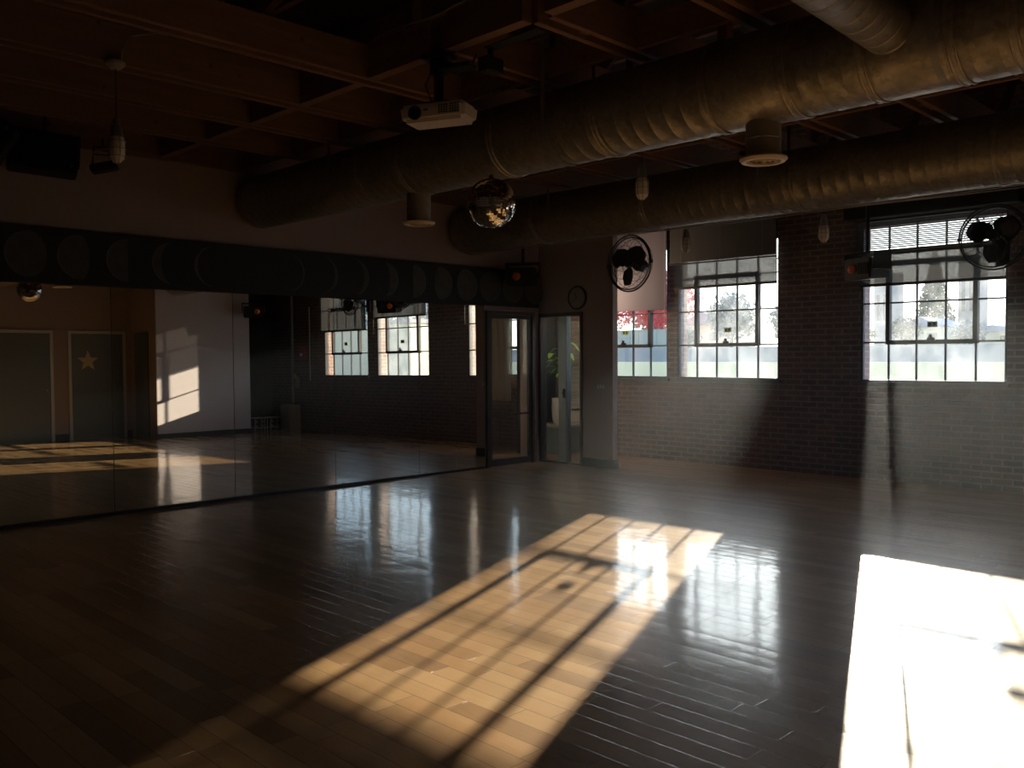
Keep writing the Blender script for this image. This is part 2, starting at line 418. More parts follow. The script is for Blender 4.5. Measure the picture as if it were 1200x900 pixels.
# mirror wall: solid up to the first glass door, header above it
bm = BM()
box(bm, XL, 8.30, YM+.012, YM+.13, 0, ZR); box(bm, 8.30, XP+.1, YM+.012, YM+.13, 2.15, ZR)
box(bm, 9.25, XP, YM+.012, YM+.13, 0, 2.15)
struct('wall_mirror', bm, 'taupe')
# partition with the second glass doorway
bm = BM()
box(bm, XP, XP+.1, 7.46, 7.985, 0, ZR); box(bm, XP, XP+.1, 7.985, YM+.012, 2.12, ZR); box(bm, XP, XP+.1, YM+.012, 9.19, 0, ZR)
struct('wall_partition', bm, 'taupe')
bm = BM(); box(bm, XP-.012, XP, 7.46, 7.985, 0, .12); box(bm, XP-.012, XP+.112, 7.448, 7.46, 0, .12); struct('baseboard_partition', bm, 'black_base')
# back walls
bm = BM(); box(bm, XL, 7.5, YB-.15, YB, 0, ZR); struct('wall_back', bm, 'warm')
bm = BM(); box(bm, 7.5, 9.50, YB-.15, .22, 0, ZR); struct('wall_projecting', bm, 'white')
bm = BM(); box(bm, 7.485, 7.5, YB, .22, 0, ZR); struct('wall_projecting_side', bm, 'warm')
bm = BM(); box(bm, 9.50, XW, YB-.15, YB, 0, ZR); box(bm, 9.50, 9.515, YB, .205, 0, ZR); struct('wall_alcove', bm, 'black_wall')
bm = BM(); box(bm, 7.47, 9.52, .22, .235, 0, .10); box(bm, 5.99, 6.25, YB, YB+.015, 0, .13); box(bm, 7.38, 7.485, YB, YB+.015, 0, .13)
box(bm, XL, 4.05, YB, YB+.015, 0, .13); struct('baseboard_back', bm, 'black_base')
# lobby shell
bm = BM(); box(bm, 8.05, 8.15, YM+.13, 12.7, 0, ZR); box(bm, 8.15, XW, 12.4, 12.55, 0, ZR); struct('wall_lobby', bm, 'lobby_wall')
bm = BM(); box(bm, 9.94, XW, 9.73, 9.83, 0, ZR); struct('wall_lobby_dark', bm, 'dark_wall')
bm = BM(); box(bm, XW-.02, XW, 9.0, 9.48, .0, .64); struct('trim_wainscot', bm, 'wainscot')

# ------------------------------------------------------------------ steel sash windows
def window(i, y0, y1, glass, cols=5, casement=True):
    root = struct_root('window_%d' % i, (XW, y0, ZS))
    w, h = y1-y0, ZH-ZS; rw, rh = w/cols, h/4
    bm = BM(); t = .022
    box(bm, .0, .05, 0, t, 0, h); box(bm, .0, .05, w-t, w, 0, h); box(bm, .0, .05, 0, w, 0, t); box(bm, .0, .05, 0, w, h-t, h)
    obj('frame', bm, 'sash', root)
    bm = BM()
    for k in range(1, cols): box(bm, .012, .04, k*rw-.009, k*rw+.009, 0, h)
    for k in range(1, 4): box(bm, .013, .039, 0, w, k*rh-.009, k*rh+.009)
    obj('muntins', bm, 'sash', root)
    bm = BM(); box(bm, .024, .028, t, w-t, t, h-t); obj('glass', bm, glass, root)
    bm = BM(); box(bm, -.035, .0, -.03, w+.03, -.035, -.003); obj('sill', bm, 'sill', root)
    if casement:
        c = BM(); s = .024; a, b, p, q = rw, 4*rw, rh, 3*rh
        box(c, -.02, .05, a-s, a+s, p-s, q+s); box(c, -.02, .05, b-s, b+s, p-s, q+s)
        box(c, -.02, .05, a-s, b+s, p-s, p+s); box(c, -.02, .05, a-s, b+s, q-s*1.3, q+s*1.3)
        co = obj('casement', c, 'sash', root)
        l = BM(); cy = 2.45*rw; bevbox(l, -.045, -.02, cy-.045, cy+.04, p+.01, p+.05, .004); bevbox(l, -.06, -.03, cy-.02, cy+.012, p+.03, p+.085, .004)
        obj('latch', l, 'black_metal', co)
        st = BM(); box(st, .015, .022, 2.28*rw, 2.62*rw, p+.17, p+.235); obj('sticker', st, 'sticker', root)
        st = BM()
        for e in (2.34, 2.5): box(st, .011, .0149, e*rw, (e+.07)*rw, p+.185, p+.22)
        obj('sticker_mark', st, 'black', root)
    return root
window(1, *W0, 'glass_clear'); window(2, *W1, 'glass'); window(3, *W2, 'glass'); window(4, *W3, 'glass_clear')
window(5, *LA, 'glass_clear', 1, False); window(6, *LB, 'glass_clear')  # added sun slit, then the lobby window

# roller shades
def roller(name, label, y0, y1, zh, m, ztop=3.2, group=None):
    root = thing(name, label, 'window shade', (XW, y0, ztop), group=group); w = y1-y0
    bm = BM(); n = 24
    for k in range(n):
        a, b = w*k/n, w*(k+1)/n
        xa, xb = -.07-.003*math.sin(k*.9), -.07-.003*math.sin((k+1)*.9)
        v = [bm.verts.new(p) for p in ((xa, a, 0), (xb, b, 0), (xb, b, zh-ztop), (xa, a, zh-ztop))]; bm.faces.new(v)
    bmesh.ops.remove_doubles(bm, verts=bm.verts[:], dist=1e-5)
    o = obj('fabric', bm, m, root); s = o.modifiers.new('thickness', 'SOLIDIFY'); s.thickness = .0008
    bm = BM(); bevbox(bm, -.082, -.058, 0, w, zh-ztop-.028, zh-ztop+.006, .004); obj('hem_bar', bm, 'hem' if m == 'mesh_shade' else m, root)
    bm = BM(); tube(bm, [(-.07, -.01, .02), (-.07, w+.01, .02)], .028, 12); obj('roller_tube', bm, 'hem', root)
    bm = BM(); tube(bm, [(-.095, .015, .02), (-.095, .015, zh-ztop-.35)], .0022, 5); obj('bead_chain', bm, 'white_plastic' if m == 'white_shade' else 'grey_plastic', root)
    return root
roller('roller_shade', 'pale lilac opaque roller shade over the top of the window with red foliage', W0[0]-.02, W0[1]+.0, 2.205, 'white_shade', 3.36)
roller('roller_shade', 'dark mesh roller shade of the window right of the red foliage window', W1[0], W1[1], 2.475, 'mesh_shade')
roller('roller_shade', 'dark mesh roller shade of the right window, under the open slatted blind', W2[0], W2[1], 2.355, 'mesh_shade', 2.70)
roller('roller_shade', 'mesh roller shade hanging lowest, on the leftmost window seen in the mirror', W3[0]-.05, W3[1]+.02, 2.15, 'mesh_shade')

def blind(label, y0, y1, ztop, zbot, tilt, group=None):
    root = thing('venetian_blind', label, 'blind', (XW-.13, y0, ztop)); w = y1-y0
    bm = BM(); bevbox(bm, -.02, .02, 0, w, -.03, .0, .003); obj('head_rail', bm, 'slat', root)
    bm = BM(); n = int((ztop-zbot-.03)/.0235)
    for k in range(n):
        z = -.04-k*.0235; c, s = math.cos(tilt)*.0125, math.sin(tilt)*.0125
        v = [bm.verts.new(p) for p in ((-c, .01, z+s), (-c, w-.01, z+s), (0, w-.01, z+.0015), (0, .01, z+.0015), (c, .01, z-s), (c, w-.01, z-s))]
        bm.faces.new((v[0], v[1], v[2], v[3])); bm.faces.new((v[3], v[2], v[5], v[4]))
    obj('slats', bm, 'slat', root)
    bm = BM(); bevbox(bm, -.014, .014, 0, w, zbot-ztop-.012, zbot-ztop+.006, .003); obj('bottom_rail', bm, 'slat', root)
    for t in (.12, .5, .88):
        bm = BM(); tube(bm, [(-.016, w*t, 0), (-.016, w*t, zbot-ztop)], .0012, 4); obj('ladder_cord', bm, 'grey_plastic', root)
    return root
blind('closed black venetian blind above the mesh shade of the middle window', W1[0]-.03, W1[1]+.05, 3.34, 2.80, 1.35)
blind('open dark venetian blind with light between its slats, on the right window', W2[0]-.03, W2[1]+.03, 3.12, 2.745, .66)
bm = BM(); bevbox(bm, XW-.20, XW-.01, W2[0]-.15, W2[1]+.15, 3.135, 3.36, .01)
tag(obj('valance_box', bm, 'black'), 'long black valance box above the slatted blind of the right window', 'valance')

# ------------------------------------------------------------------ mirrors along the left wall
TILT = .005
edges = [-2.54, -1.68, -.42, .84, 2.10, 3.36, 4.62, 5.885, 7.14, 8.28]
lab = ['leftmost mirror panel, outside the photo', 'mirror panel before the camera side', 'mirror panel left of the frame', 'mirror panel at the left frame edge', 'wall mirror panel at the left edge of the photo, reflecting the open doorway',
       'wall mirror panel reflecting most of the sunlit white wall', 'wall mirror panel reflecting the dark alcove and the pale wall end',
       'wall mirror panel reflecting a shaded window and half of the next', 'rightmost wall mirror panel, beside the glass doors']
for k in range(3, len(edges)-1):
    a, b = edges[k]+.002, edges[k+1]-.002
    bm = BM(); bevbox(bm, a, b, -.004, .001, .028, 2.235, .0012, 1)
    o = obj('large_mirror', bm, 'mirror', loc=(0, YM, 0), rot=(-TILT, 0, 0))
    tag(o, lab[k], 'mirror', 'floor to banner mirror panels')
    if k >= 4:
        bm = BM(); bevbox(bm, a+.09, a+.115, -.012, -.004, .0, .045, .002, 1)
        obj('clip', bm, 'chrome', o)
bm = BM(); box(bm, XL, 8.28, YM-.03, YM+.012, 0, .030); struct('baseboard_mirror', bm, 'black_base')
# backing that closes the gap behind the tilted panels
bm = BM(); box(bm, XL, 8.28, YM+.011, YM+.0125, 0, 2.24); struct('trim_mirror_backing', bm, 'black_base')

# ------------------------------------------------------------------ moon phase banner
root = thing('moon_phase_banner', 'long black banner printed with grey moon phases above the mirrors', 'banner', (0, YM-.05, 2.2))
bm = BM(); bevbox(bm, .60, 9.30, -.004, .02, 0, .505, .002, 1); obj('cloth', bm, 'banner', root)
def moon_part(cx, k):
    R = .205; n = 36; bm = BM(); y = -.0065
    # k: illuminated side and terminator position t in [-1,1] (x of terminator / R)
    side, t = k
    th = [PI/2-PI*i/n for i in range(n+1)]
    def strip(bm, r0, inner, yy):
        A = []; B = []
        for a in th:
            A.append(bm.verts.new((cx+side*r0*math.cos(a), yy, .255+r0*math.sin(a))))
            B.append(bm.verts.new((cx+side*inner(a), yy, .255+r0*math.sin(a))))
        for i in range(n):
            try: bm.faces.new((A[i], A[i+1], B[i+1], B[i]))
            except Exception: pass
    strip(bm, R, lambda a: R*t*math.cos(a), y)
    o = obj('moon', bm, 'moon', root); s = o.modifiers.new('thickness', 'SOLIDIFY'); s.thickness = .001
    bm = BM(); A = []; B = []
    for a in th:
        w = R - .012*max(0, math.cos(a))**.7
        A.append(bm.verts.new((cx+side*R*math.cos(a), y-.0012, .255+R*math.sin(a))))
        B.append(bm.verts.new((cx+side*w*math.cos(a), y-.0012, .255+w*math.sin(a))))
    for i in range(n): bm.faces.new((A[i], A[i+1], B[i+1], B[i]))
    obj('bright_limb', bm, 'moon_rim', o)
for k in range(-4, 16):
    cx = 2.63+.4385*k
    if k < 0: ph = (-1, -.85-.05*(k % 3))
    else: ph = [(-1, -.72), (-1, -.4), (-1, 0.0), (-1, .55), (-1, .84), None, (1, .90), (1, .80), (1, .66), (1, .38), (1, 0.), (1, -.45), (1, -.75), (1, -.9), (1, -.97), (1, -1.)][k]
    if ph: moon_part(cx, ph)
for cx, w in ((3.52, .30), (4.83, .24)):
    bm = BM(); x = cx-w/2
    while x < cx+w/2:
        a = rnd.uniform(.004, .010); hgt = rnd.choice((.012, .018, .022))
        box(bm, x, x+a, -.0075, -.005, .462, .462+hgt)
        if rnd.random() < .5: box(bm, x, x+a*2.2, -.0075, -.005, .462+hgt-.004, .462+hgt)
        x += rnd.uniform(.014, .024)
    obj('caption', bm, 'print', root)

# ------------------------------------------------------------------ glass doors
def glass_door(name, loc, rot, w, h, fm, side, handle=True):
    """local: x along the opening, y = thickness, z up"""
    root = struct_root(name, loc, rot)
    bm = BM(); t = .045
    box(bm, 0, t, -.03, .05, 0, h); box(bm, w-t, w, -.03, .05, 0, h); box(bm, t, w-t, -.03, .05, h-t, h); obj('frame', bm, fm, root)
    bm = BM(); s = .055; a, b = t+.004, w-t-.004
    box(bm, a, a+s, -.012, .03, .01, h-t-.004); box(bm, b-s, b, -.012, .03, .01, h-t-.004)
    box(bm, a+s, b-s, -.012, .03, h-t-s-.004, h-t-.004); box(bm, a+s, b-s, -.012, .03, .01, .10); box(bm, a+s, b-s, -.008, .024, .70, .725)
    lf = obj('leaf', bm, fm, root)
    bm = BM(); box(bm, a+s, b-s, .005, .011, .10, h-t-s-.004); obj('glass', bm, 'glass_door', lf)
    if handle:
        bm = BM(); hx = b-s/2 if side > 0 else a+s/2
        bevbox(bm, hx-.02, hx+.02, -.03, -.012, .95, 1.12, .004); tube(bm, [(hx, -.05, 1.0), (hx-side*.10, -.05, 1.0)], .009, 8); tube(bm, [(hx, -.012, 1.0), (hx, -.05, 1.0)], .009, 8)
        obj('handle', bm, 'grey_metal', root)
    return root
glass_door('door_1', (8.30, YM, 0), (0, 0, 0), .93, 2.14, 'bronze', 1, False)
# doorway in the partition: glazed leaf and side light with a broad aluminium post between them
root = struct_root('door_2', (XP, 7.985, 0))
bm = BM(); box(bm, -.02, .10, 0, .04, 0, 2.12); box(bm, -.02, .10, .775, .815, 0, 2.12); box(bm, -.02, .10, .04, .775, 2.07, 2.12); box(bm, -.015, .10, .04, .775, 0, .03)
obj('frame', bm, 'bronze', root)
bm = BM(); bevbox(bm, -.02, .085, .29, .36, .03, 2.07, .004); bevbox(bm, -.005, .06, .37, .445, .03, 2.07, .004); obj('post', bm, 'alu', root)
bm = BM(); box(bm, .03, .036, .04, .29, .03, 2.07); obj('side_glass', bm, 'glass_door', root)
bm = BM(); box(bm, .03, .036, .445, .775, .03, 2.07); obj('leaf_glass', bm, 'glass_door', root)
bm = BM(); bevbox(bm, -.03, -.018, .31, .345, .93, 1.06, .004); bevbox(bm, -.05, -.03, .318, .337, .98, 1.02, .004); obj('lock', bm, 'black_metal', root)

# ------------------------------------------------------------------ things of the lobby
root = thing('lobby_bench', 'blue grey built-in bench with pale top seen through the glass doorway', 'bench', (10.2, 9.15, 0))
bm = BM(); bevbox(bm, 0, .51, 0, .57, 0, .41, .006); obj('base', bm, 'bench_front', root)
bm = BM(); bevbox(bm, -.03, .51, -.02, .57, .41, .45, .008); obj('seat', bm, 'bench_top', root)
root = thing('potted_plant', 'leafy green plant in a tall white pot on the lobby bench', 'plant', (10.42, 9.335, .45))
bm = BM(); lathe(bm, [(0, 0), (.105, 0), (.135, .06), (.15, .25), (.145, .41), (.128, .41), (.122, .36), (0, .36)], 32); obj('pot', bm, 'pot', root, True)
bm = BM(); lathe(bm, [(.121, .33), (.08, .385), (0, .39)], 20); obj('soil', bm, 'soil', root, True)
def leaf(bm, base, dirn, ln, wd, droop):
    d = Vector(dirn).normalized(); side = d.cross(Vector((0, 0, 1))).normalized(); n = 7; rows = []
    for i in range(n+1):
        t = i/n; p = Vector(base)+d*ln*t+Vector((0, 0, -droop*ln*t*t)); w = wd*math.sin(PI*min(1, t*.93+.05))**.8
        up = Vector((0, 0, .25*w))
        rows.append([bm.verts.new(p-side*w+up), bm.verts.new(p), bm.verts.new(p+side*w+up)])
    for a, b in zip(rows, rows[1:]):
        for k in range(2): bm.faces.new((a[k], a[k+1], b[k+1], b[k]))
stems = []
for s in range(4):
    an = s*1.7+.4; top = (math.cos(an)*.10, math.sin(an)*.10, .36+.62+.14*s)
    stems.append([(math.cos(an)*.03, math.sin(an)*.03, .34), (math.cos(an)*.05, math.sin(an)*.06, .7), top])
for st in stems:
    bm = BM(); tube(bm, st, .008, 6, radii=[.011, .009, .005]); so = obj('stem', bm, 'stem', root, True)
for i in range(26):
    st = stems[i % 4]; t = .15+.85*((i//4)+.5)/7; p = Vector(st[1]).lerp(Vector(st[2]), min(1, t)); a = i*2.4
    bm = BM(); leaf(bm, p, (math.cos(a), math.sin(a), rnd.uniform(.1, .8)), rnd.uniform(.17, .26), rnd.uniform(.035, .055), rnd.uniform(.4, .9)); obj('leaf', bm, 'leaf', root, True)
bm = BM(); bevbox(bm, 10.02, 10.09, 9.722, 9.73, .60, .72, .003); o = obj('wall_outlet', bm, 'white_plastic'); tag(o, 'white wall outlet on the dark lobby wall behind the plant', 'outlet')
for z in (.63, .68):
    bm = BM(); bevbox(bm, 10.038, 10.072, 9.719, 9.7225, z, z+.022, .001, 1); obj('socket', bm, 'grey_plastic', o)
# curtain
bm = BM(); n = 30; rows = []
for j in range(13):
    z = 3.05-j*.19; f = 1-.12*math.exp(-((z-1.55)/.5)**2); row = []
    for i in range(n+1):
        u = i/n; row.append(bm.verts.new((10.50+.035*math.sin(u*26+j*.1), 10.56+.62*u*f, z)))
    rows.append(row)
for a, b in zip(rows, rows[1:]):
    for i in range(n): bm.faces.new((a[i], a[i+1], b[i+1], b[i]))
o = obj('curtain', bm, 'curtain', None, True); s = o.modifiers.new('thickness', 'SOLIDIFY'); s.thickness = .003
tag(o, 'gathered beige curtain beside the narrow strip of window, behind the left glass door', 'curtain')
bm = BM(); tube(bm, [(10.50, 10.0, 3.07), (10.50, 11.9, 3.07)], .012, 8)
for y in (10.05, 11.85): tube(bm, [(10.5, y, 3.07), (XW, y, 3.07)], .008, 6)
obj('rod', bm, 'black_metal', o)

# ------------------------------------------------------------------ ceiling timbers
bi = 0
def beam(bm, m, name='ceiling_beam'):
    o = obj(name, bm, m); o['kind'] = 'structure'; return o
chordsY = [5.36, 4.51, 3.65, 2.79, 1.93, 1.07, .21]
leftY = [6.27, 7.05, 7.86]
for y in chordsY:
    x0 = XL if (y > 5 or y < .5) else 3.925
    for s in (-.085, .04):
        bm = BM(); bevbox(bm, x0, XW, y+s, y+s+.045, ZC, ZC+.24, .004, 1); beam(bm, 'beamX')
    # web: posts and diagonals between the plies
    for k in range(-1, 7):
        x = 2.725+1.6*k
        if x < x0: continue
        bm = BM(); bevbox(bm, x-.045, x+.045, y-.04, y+.04, ZC+.03, ZR, .003, 1); beam(bm, 'beamZ', 'ceiling_post')
        bm = BM(); tube(bm, [(x+.12, y, ZC+.05), (x+.95, y, ZR-.02)], .05, 4); beam(bm, 'beamZ', 'ceiling_brace')
for y in leftY:
    for s in (-.085, .04):
        bm = BM(); bevbox(bm, XL, XW-1.5, y+s, y+s+.045, ZC, ZC+.27, .004, 1); beam(bm, 'beamX')
bm = BM(); bevbox(bm, XL, XP, YM-.045, YM+.01, ZC-.02, ZC+.28, .004, 1); beam(bm, 'beamX')
for x, z0, w, h in ((3.88, ZC, .085, .24), (4.74, ZC, .04, .20), (.9, ZC, .045, .2), (7.2, ZC, .045, .2), (9.4, ZC, .045, .2)):
    ylo = YB
    ys = sorted(chordsY+leftY+[YM-.05, ylo])
    for a, b in zip(ys, ys[1:]):
        if x < 3 and .3 < (a+b)/2 < 5.3: continue
        bm = BM(); bevbox(bm, x-w/2, x+w/2, a+(.086 if a > ylo else 0), b-(.086 if b < 8.5 else 0), z0+.001, z0+h, .003, 1); beam(bm, 'beamY', 'ceiling_blocking')
# roof rafters above
for k in range(14):
    x = XL+.5+k*1.0
    bm = BM(); box(bm, x-.03, x+.03, YB, 12.5, ZR-.2, ZR); beam(bm, 'beamY', 'ceiling_rafter')

# ------------------------------------------------------------------ ducts
def duct(name, label, x, z, r, y0, y1, seams, mat_, end_wall=True):
    root = thing(name, label, 'air duct', (x, y0, z)); Ln = y1-y0
    bm = BM(); prof = []; y = 0.
    while y < Ln:
        prof += [(r, y), (r, y+.052), (r+.0022, y+.058), (r, y+.064)]; y += .064*2
    prof.append((r, Ln)); lathe(bm, [(0, 0)]+prof+[(0, Ln)], 56, (0, 0, 0), (0, 1, 0)); obj('pipe', bm, mat_, root, True)
    for s in seams:
        bm = BM()
        for d in (-.018, .018):
            ring(bm, (0, s-y0+d, 0), (0, 1, 0), r+.002, .008, 56, 6)
        lathe(bm, [(r+.003, -.018), (r+.004, .018)], 56, (0, s-y0, 0), (0, 1, 0))
        obj('seam_collar', bm, 'duct_s', root, True)
    return root
d1 = duct('air_duct', 'big galvanised round duct crossing the ceiling nearest the camera', 4.93, 3.18, .275, YB+.05, YM-.06, [.9, 1.34, 1.62, 2.07, 2.52, 3.04, 3.9, 4.9, 6.02, 6.6], 'duct')
# two smooth fitting sleeves
for a, b in ((2.56, 3.0), (1.66, 2.03)):
    bm = BM(); lathe(bm, [(.278, a-YB-.05), (.281, a-YB-.04), (.281, b-YB-.06), (.278, b-YB-.05)], 56, (0, 0, 0), (0, 1, 0)); obj('fitting_sleeve', bm, 'duct_s', d1, True)
d2 = duct('air_duct', 'farther galvanised round duct running above the windows', 7.90, 3.156, .29, YB+.05, YM-.06, [2.3, 4.0, 5.7, 7.3], 'duct')
for (y, z) in ((1.70, 0), (4.33, 0), (7.0, 0)):
    for root_, xx, rr, zz in ((d1, 4.93, .275, 3.18), (d2, 7.9, .29, 3.156)):
        bm = BM(); lathe(bm, [(rr+.004, -.02), (rr+.007, -.02), (rr+.007, .02), (rr+.004, .02)], 56, (0, y-YB-.05, 0), (0, 1, 0))
        for s in (-1, 1): box(bm, s*(rr+.007)-.004, s*(rr+.007)+.004, y-YB-.05-.016, y-YB-.05+.016, 0, ZR-zz)
        obj('hanger_strap', bm, 'grey_metal', root_, True)
def diffuser(x, y, z, label, zd):
    root = thing('ceiling_diffuser', label, 'air vent', (x, y, z), group='round vents under the near duct')
    bm = BM(); lathe(bm, [(.0, .01), (.104, .0), (.104, .27)], 36); ring(bm, (0, 0, .11), (0, 0, 1), .105, .004, 36, 5); obj('neck', bm, 'duct_c', root, True)
    bm = BM(); lathe(bm, [(.098, .0), (.14, -.002), (.142, -.012), (.128, -.026), (.104, -.026), (.098, -.012)], 40); obj('flange', bm, 'cream_metal', root, True)
    for r in (.085, .058, .03):
        bm = BM(); lathe(bm, [(r, -.006), (r-.016, -.03), (r-.019, -.028), (r-.004, -.004)], 36); obj('cone_ring', bm, 'cream_metal', root, True)
    return root
diffuser(4.93, 2.77, 2.705, 'round vent with cream ring under the duct, the larger one right of centre', 0)
diffuser(4.93, 6.06, 2.68, 'round vent under the far left part of the duct, beside the mirror ball', 0)
# flexible branch duct
root = thing('branch_duct', 'spiral ribbed branch duct coming down into the big duct at top right', 'air duct', (0, 1.92, 3.20))
bm = BM(); prof = []; x = 0; Ln = 3.9
while x < Ln: prof += [(.138, x), (.138, x+.105), (.134, x+.110), (.138, x+.115)]; x += .12
prof = [(r, min(h, Ln)) for r, h in prof]
lathe(bm, [(0, 0)]+prof+[(0, Ln)], 40, (.95, 0, .13), (1, 0, -.035)); obj('pipe', bm, 'duct', root, True)

# thin conduits under the far duct
for k in range(3):
    bm = BM(); pts = []
    for i in range(30):
        y = YB+.1+i*.33; pts.append((7.90-.09+.05*k, y, 2.852+.006*math.sin(i*.9+k)-.006*k))
    tube(bm, pts, .0045, 6)
    tag(obj('cable', bm, 'cable', None, True), 'thin grey cable strung under the far duct, ' + ('nearest of three to the room', 'middle one of three', 'nearest of three to the windows')[k], 'cable', 'cables under the far duct')
# thin wire on the left beam and to the lamp
bm = BM(); tube(bm, [(-.5, 6.17, 3.776), (.9, 6.17, 3.778), (2.4, 6.17, 3.78), (3.2, 6.17, 3.776)], .0045, 6); tube(bm, [(2.9, 6.17, 3.778), (2.7, 6.168, 3.765), (2.52, 6.168, 3.70), (2.46, 6.168, 3.58), (2.45, 6.16, 3.50)], .0045, 6)
tag(obj('cable', bm, 'cable', None, True), 'thin pale cable along the left beam curling down to a lamp canopy', 'cable')
bm = BM(); pts = [(3.83, 5.2-i*.18, 3.752+.012*math.sin(i*1.3)) for i in range(16)]; tube(bm, pts, .005, 6)
tag(obj('cable', bm, 'cable', None, True), 'thin pale cable lying on top of the cross beam above the projector', 'cable')

# ------------------------------------------------------------------ jar pendant lamps
def pendant(x, y, z, label):
    root = thing('jar_pendant_lamp', label, 'lamp', (x, y, ZC), group='caged jar pendant lamps'); h = z-ZC
    bm = BM(); lathe(bm, [(0, 0), (.062, 0), (.062, -.02), (.035, -.045), (.0, -.045)], 24); obj('canopy', bm, 'grey_plastic', root, True)
    bm = BM(); tube(bm, [(0, 0, -.04), (0, 0, h+.14)], .004, 6); obj('cord', bm, 'black_cable', root, True)
    bm = BM(); lathe(bm, [(0, h+.155), (.02, h+.15), (.026, h+.11), (.036, h+.105), (.038, h+.05), (.042, h+.045), (.042, h+.03), (0, h+.03)], 20); obj('socket_cap', bm, 'grey_metal', root, True)
    bm = BM(); lathe(bm, [(.038, h+.035), (.05, h+.01), (.052, h-.08), (.045, h-.115), (.025, h-.138), (0, h-.143)], 24); obj('jar', bm, 'bulb', root, True)
    bm = BM()
    for k in range(8):
        a = k*PI/4; tube(bm, [((.043)*math.cos(a), .043*math.sin(a), h+.035), (.056*math.cos(a), .056*math.sin(a), h+.0), (.056*math.cos(a), .056*math.sin(a), h-.09), (.028*math.cos(a), .028*math.sin(a), h-.145), (0, 0, h-.15)], .0022, 5)
    for zz in (0, -.05, -.1): ring(bm, (0, 0, h+zz), (0, 0, 1), .057 if zz > -.1 else .053, .0022, 24, 5)
    obj('wire_cage', bm, 'grey_metal', root, True)
pendant(2.41, 6.16, 2.97, 'caged jar lamp on a long cord at upper left, by the mirror wall')
pendant(5.90, 4.40, 2.92, 'caged jar lamp hanging between the two ducts near the picture centre')
pendant(9.20, 6.20, 2.91, 'caged jar lamp hanging before the top of the middle window')
pendant(9.06, 4.38, 2.85, 'caged jar lamp hanging before the brick pier between the windows')

# ------------------------------------------------------------------ mirror ball
root = thing('mirror_ball', 'mirror ball hanging by a thin wire below the near duct', 'disco ball', (4.03, 4.21, 2.505))
bm = BM(); R = .161; rows = 34
for j in range(rows):
    a0 = -PI/2+PI*j/rows; a1 = -PI/2+PI*(j+1)/rows; am = (a0+a1)/2; n = max(6, int(2*rows*math.cos(am)))
    for k in range(n):
        t0, t1 = 2*PI*k/n, 2*PI*(k+1)/n; g = .04*(t1-t0); gz = .04*(a1-a0); t0 += g; t1 -= g
        c = Vector((math.cos(am)*math.cos((t0+t1)/2), math.cos(am)*math.sin((t0+t1)/2), math.sin(am)))
        jit = Vector((rnd.gauss(0, .016), rnd.gauss(0, .016), rnd.gauss(0, .016)))
        vs = []
        for aa, tt in ((a0+gz, t0), (a0+gz, t1), (a1-gz, t1), (a1-gz, t0)):
            p = Vector((math.cos(aa)*math.cos(tt), math.cos(aa)*math.sin(tt), math.sin(aa)))
            # flatten onto the tile plane, with a tiny tilt
            nn = (c+jit).normalized(); p = p - nn*((p-c).dot(nn)); vs.append(bm.verts.new(p*R))
        bm.faces.new(vs)
obj('mirror_tiles', bm, 'facet', root)
bm = BM(); bmesh.ops.create_uvsphere(bm, u_segments=32, v_segments=20, radius=R*.985); obj('core', bm, 'black', root, True)
bm = BM(); lathe(bm, [(0, R+.018), (.018, R+.018), (.02, R-.01), (0, R-.012)], 16); tube(bm, [(0, 0, R), (0, 0, R+.03)], .004, 6); obj('cap', bm, 'grey_metal', root, True)
bm = BM(); tube(bm, [(0, 0, R+.015), (0, .0, .84)], .0018, 5); obj('wire', bm, 'grey_metal', root)
bm = BM(); bevbox(bm, -.075, .075, -.045, .045, .835, .93, .01); tube(bm, [(0, 0, .93), (0, 0, .995)], .02, 10)
bevbox(bm, -.045, .045, -.45, .02, .992, 1.0, .002, 1)
obj('motor', bm, 'black', root)
bm = BM()

# ------------------------------------------------------------------ projector
root = thing('projector', 'white ceiling projector with grilles hanging from a beam on a black post', 'projector', (3.88, 4.55, 3.11), (math.radians(0), math.radians(0), math.radians(24)))
bm = BM(); t = BM(); box(t, -.13, .13, -.235, .235, -.06, .055)
for v in t.verts:
    if v.co.z < 0: v.co.x *= .9; v.co.y *= .95
bmesh.ops.bevel(t, geom=t.edges[:], offset=.026, segments=4, affect='EDGES'); join(bm, t); obj('body', bm, 'proj', root, True)
bm = BM(); lathe(bm, [(.045, -.002), (.045, .014), (.034, .018), (.030, .006), (0, .004)], 28, (-.131, .11, -.01), (-1, 0, 0)); obj('lens', bm, 'black', root, True)
for nm, y0, y1 in (('vent_grille', -.205, -.135), ('vent_grille', -.125, -.055)):
    bm = BM(); box(bm, -.1318, -.122, y0, y1, -.03, .035); g = obj(nm, bm, 'black', root)
    bm = BM()
    for k in range(5): box(bm, -.136, -.131, y0, y1, -.03+k*.0155, -.027+k*.0155)
    for k in range(5): yy = y0+(y1-y0)*k/4; box(bm, -.1355, -.131, yy-.0015, yy+.0015, -.03, .035)
    obj('grille_bars', bm, 'proj', g)
bm = BM(); box(bm, -.1322, -.13, .02, .05, .0, .012); obj('badge', bm, 'print', root)
bm = BM(); tube(bm, [(0, 0, .06), (0, 0, .36)], .032, 14); bevbox(bm, -.07, .07, -.09, .09, .055, .075, .004); obj('mount_post', bm, 'black_metal', root)
bm = BM(); bevbox(bm, -.06, .06, -.1, .1, .36, .39, .004); bevbox(bm, -.09, .03, -.26, -.02, .27, .30, .01); bevbox(bm, -.035, .035, -.05, .05, .26, .38, .006); obj('ceiling_bracket', bm, 'black_metal', root)
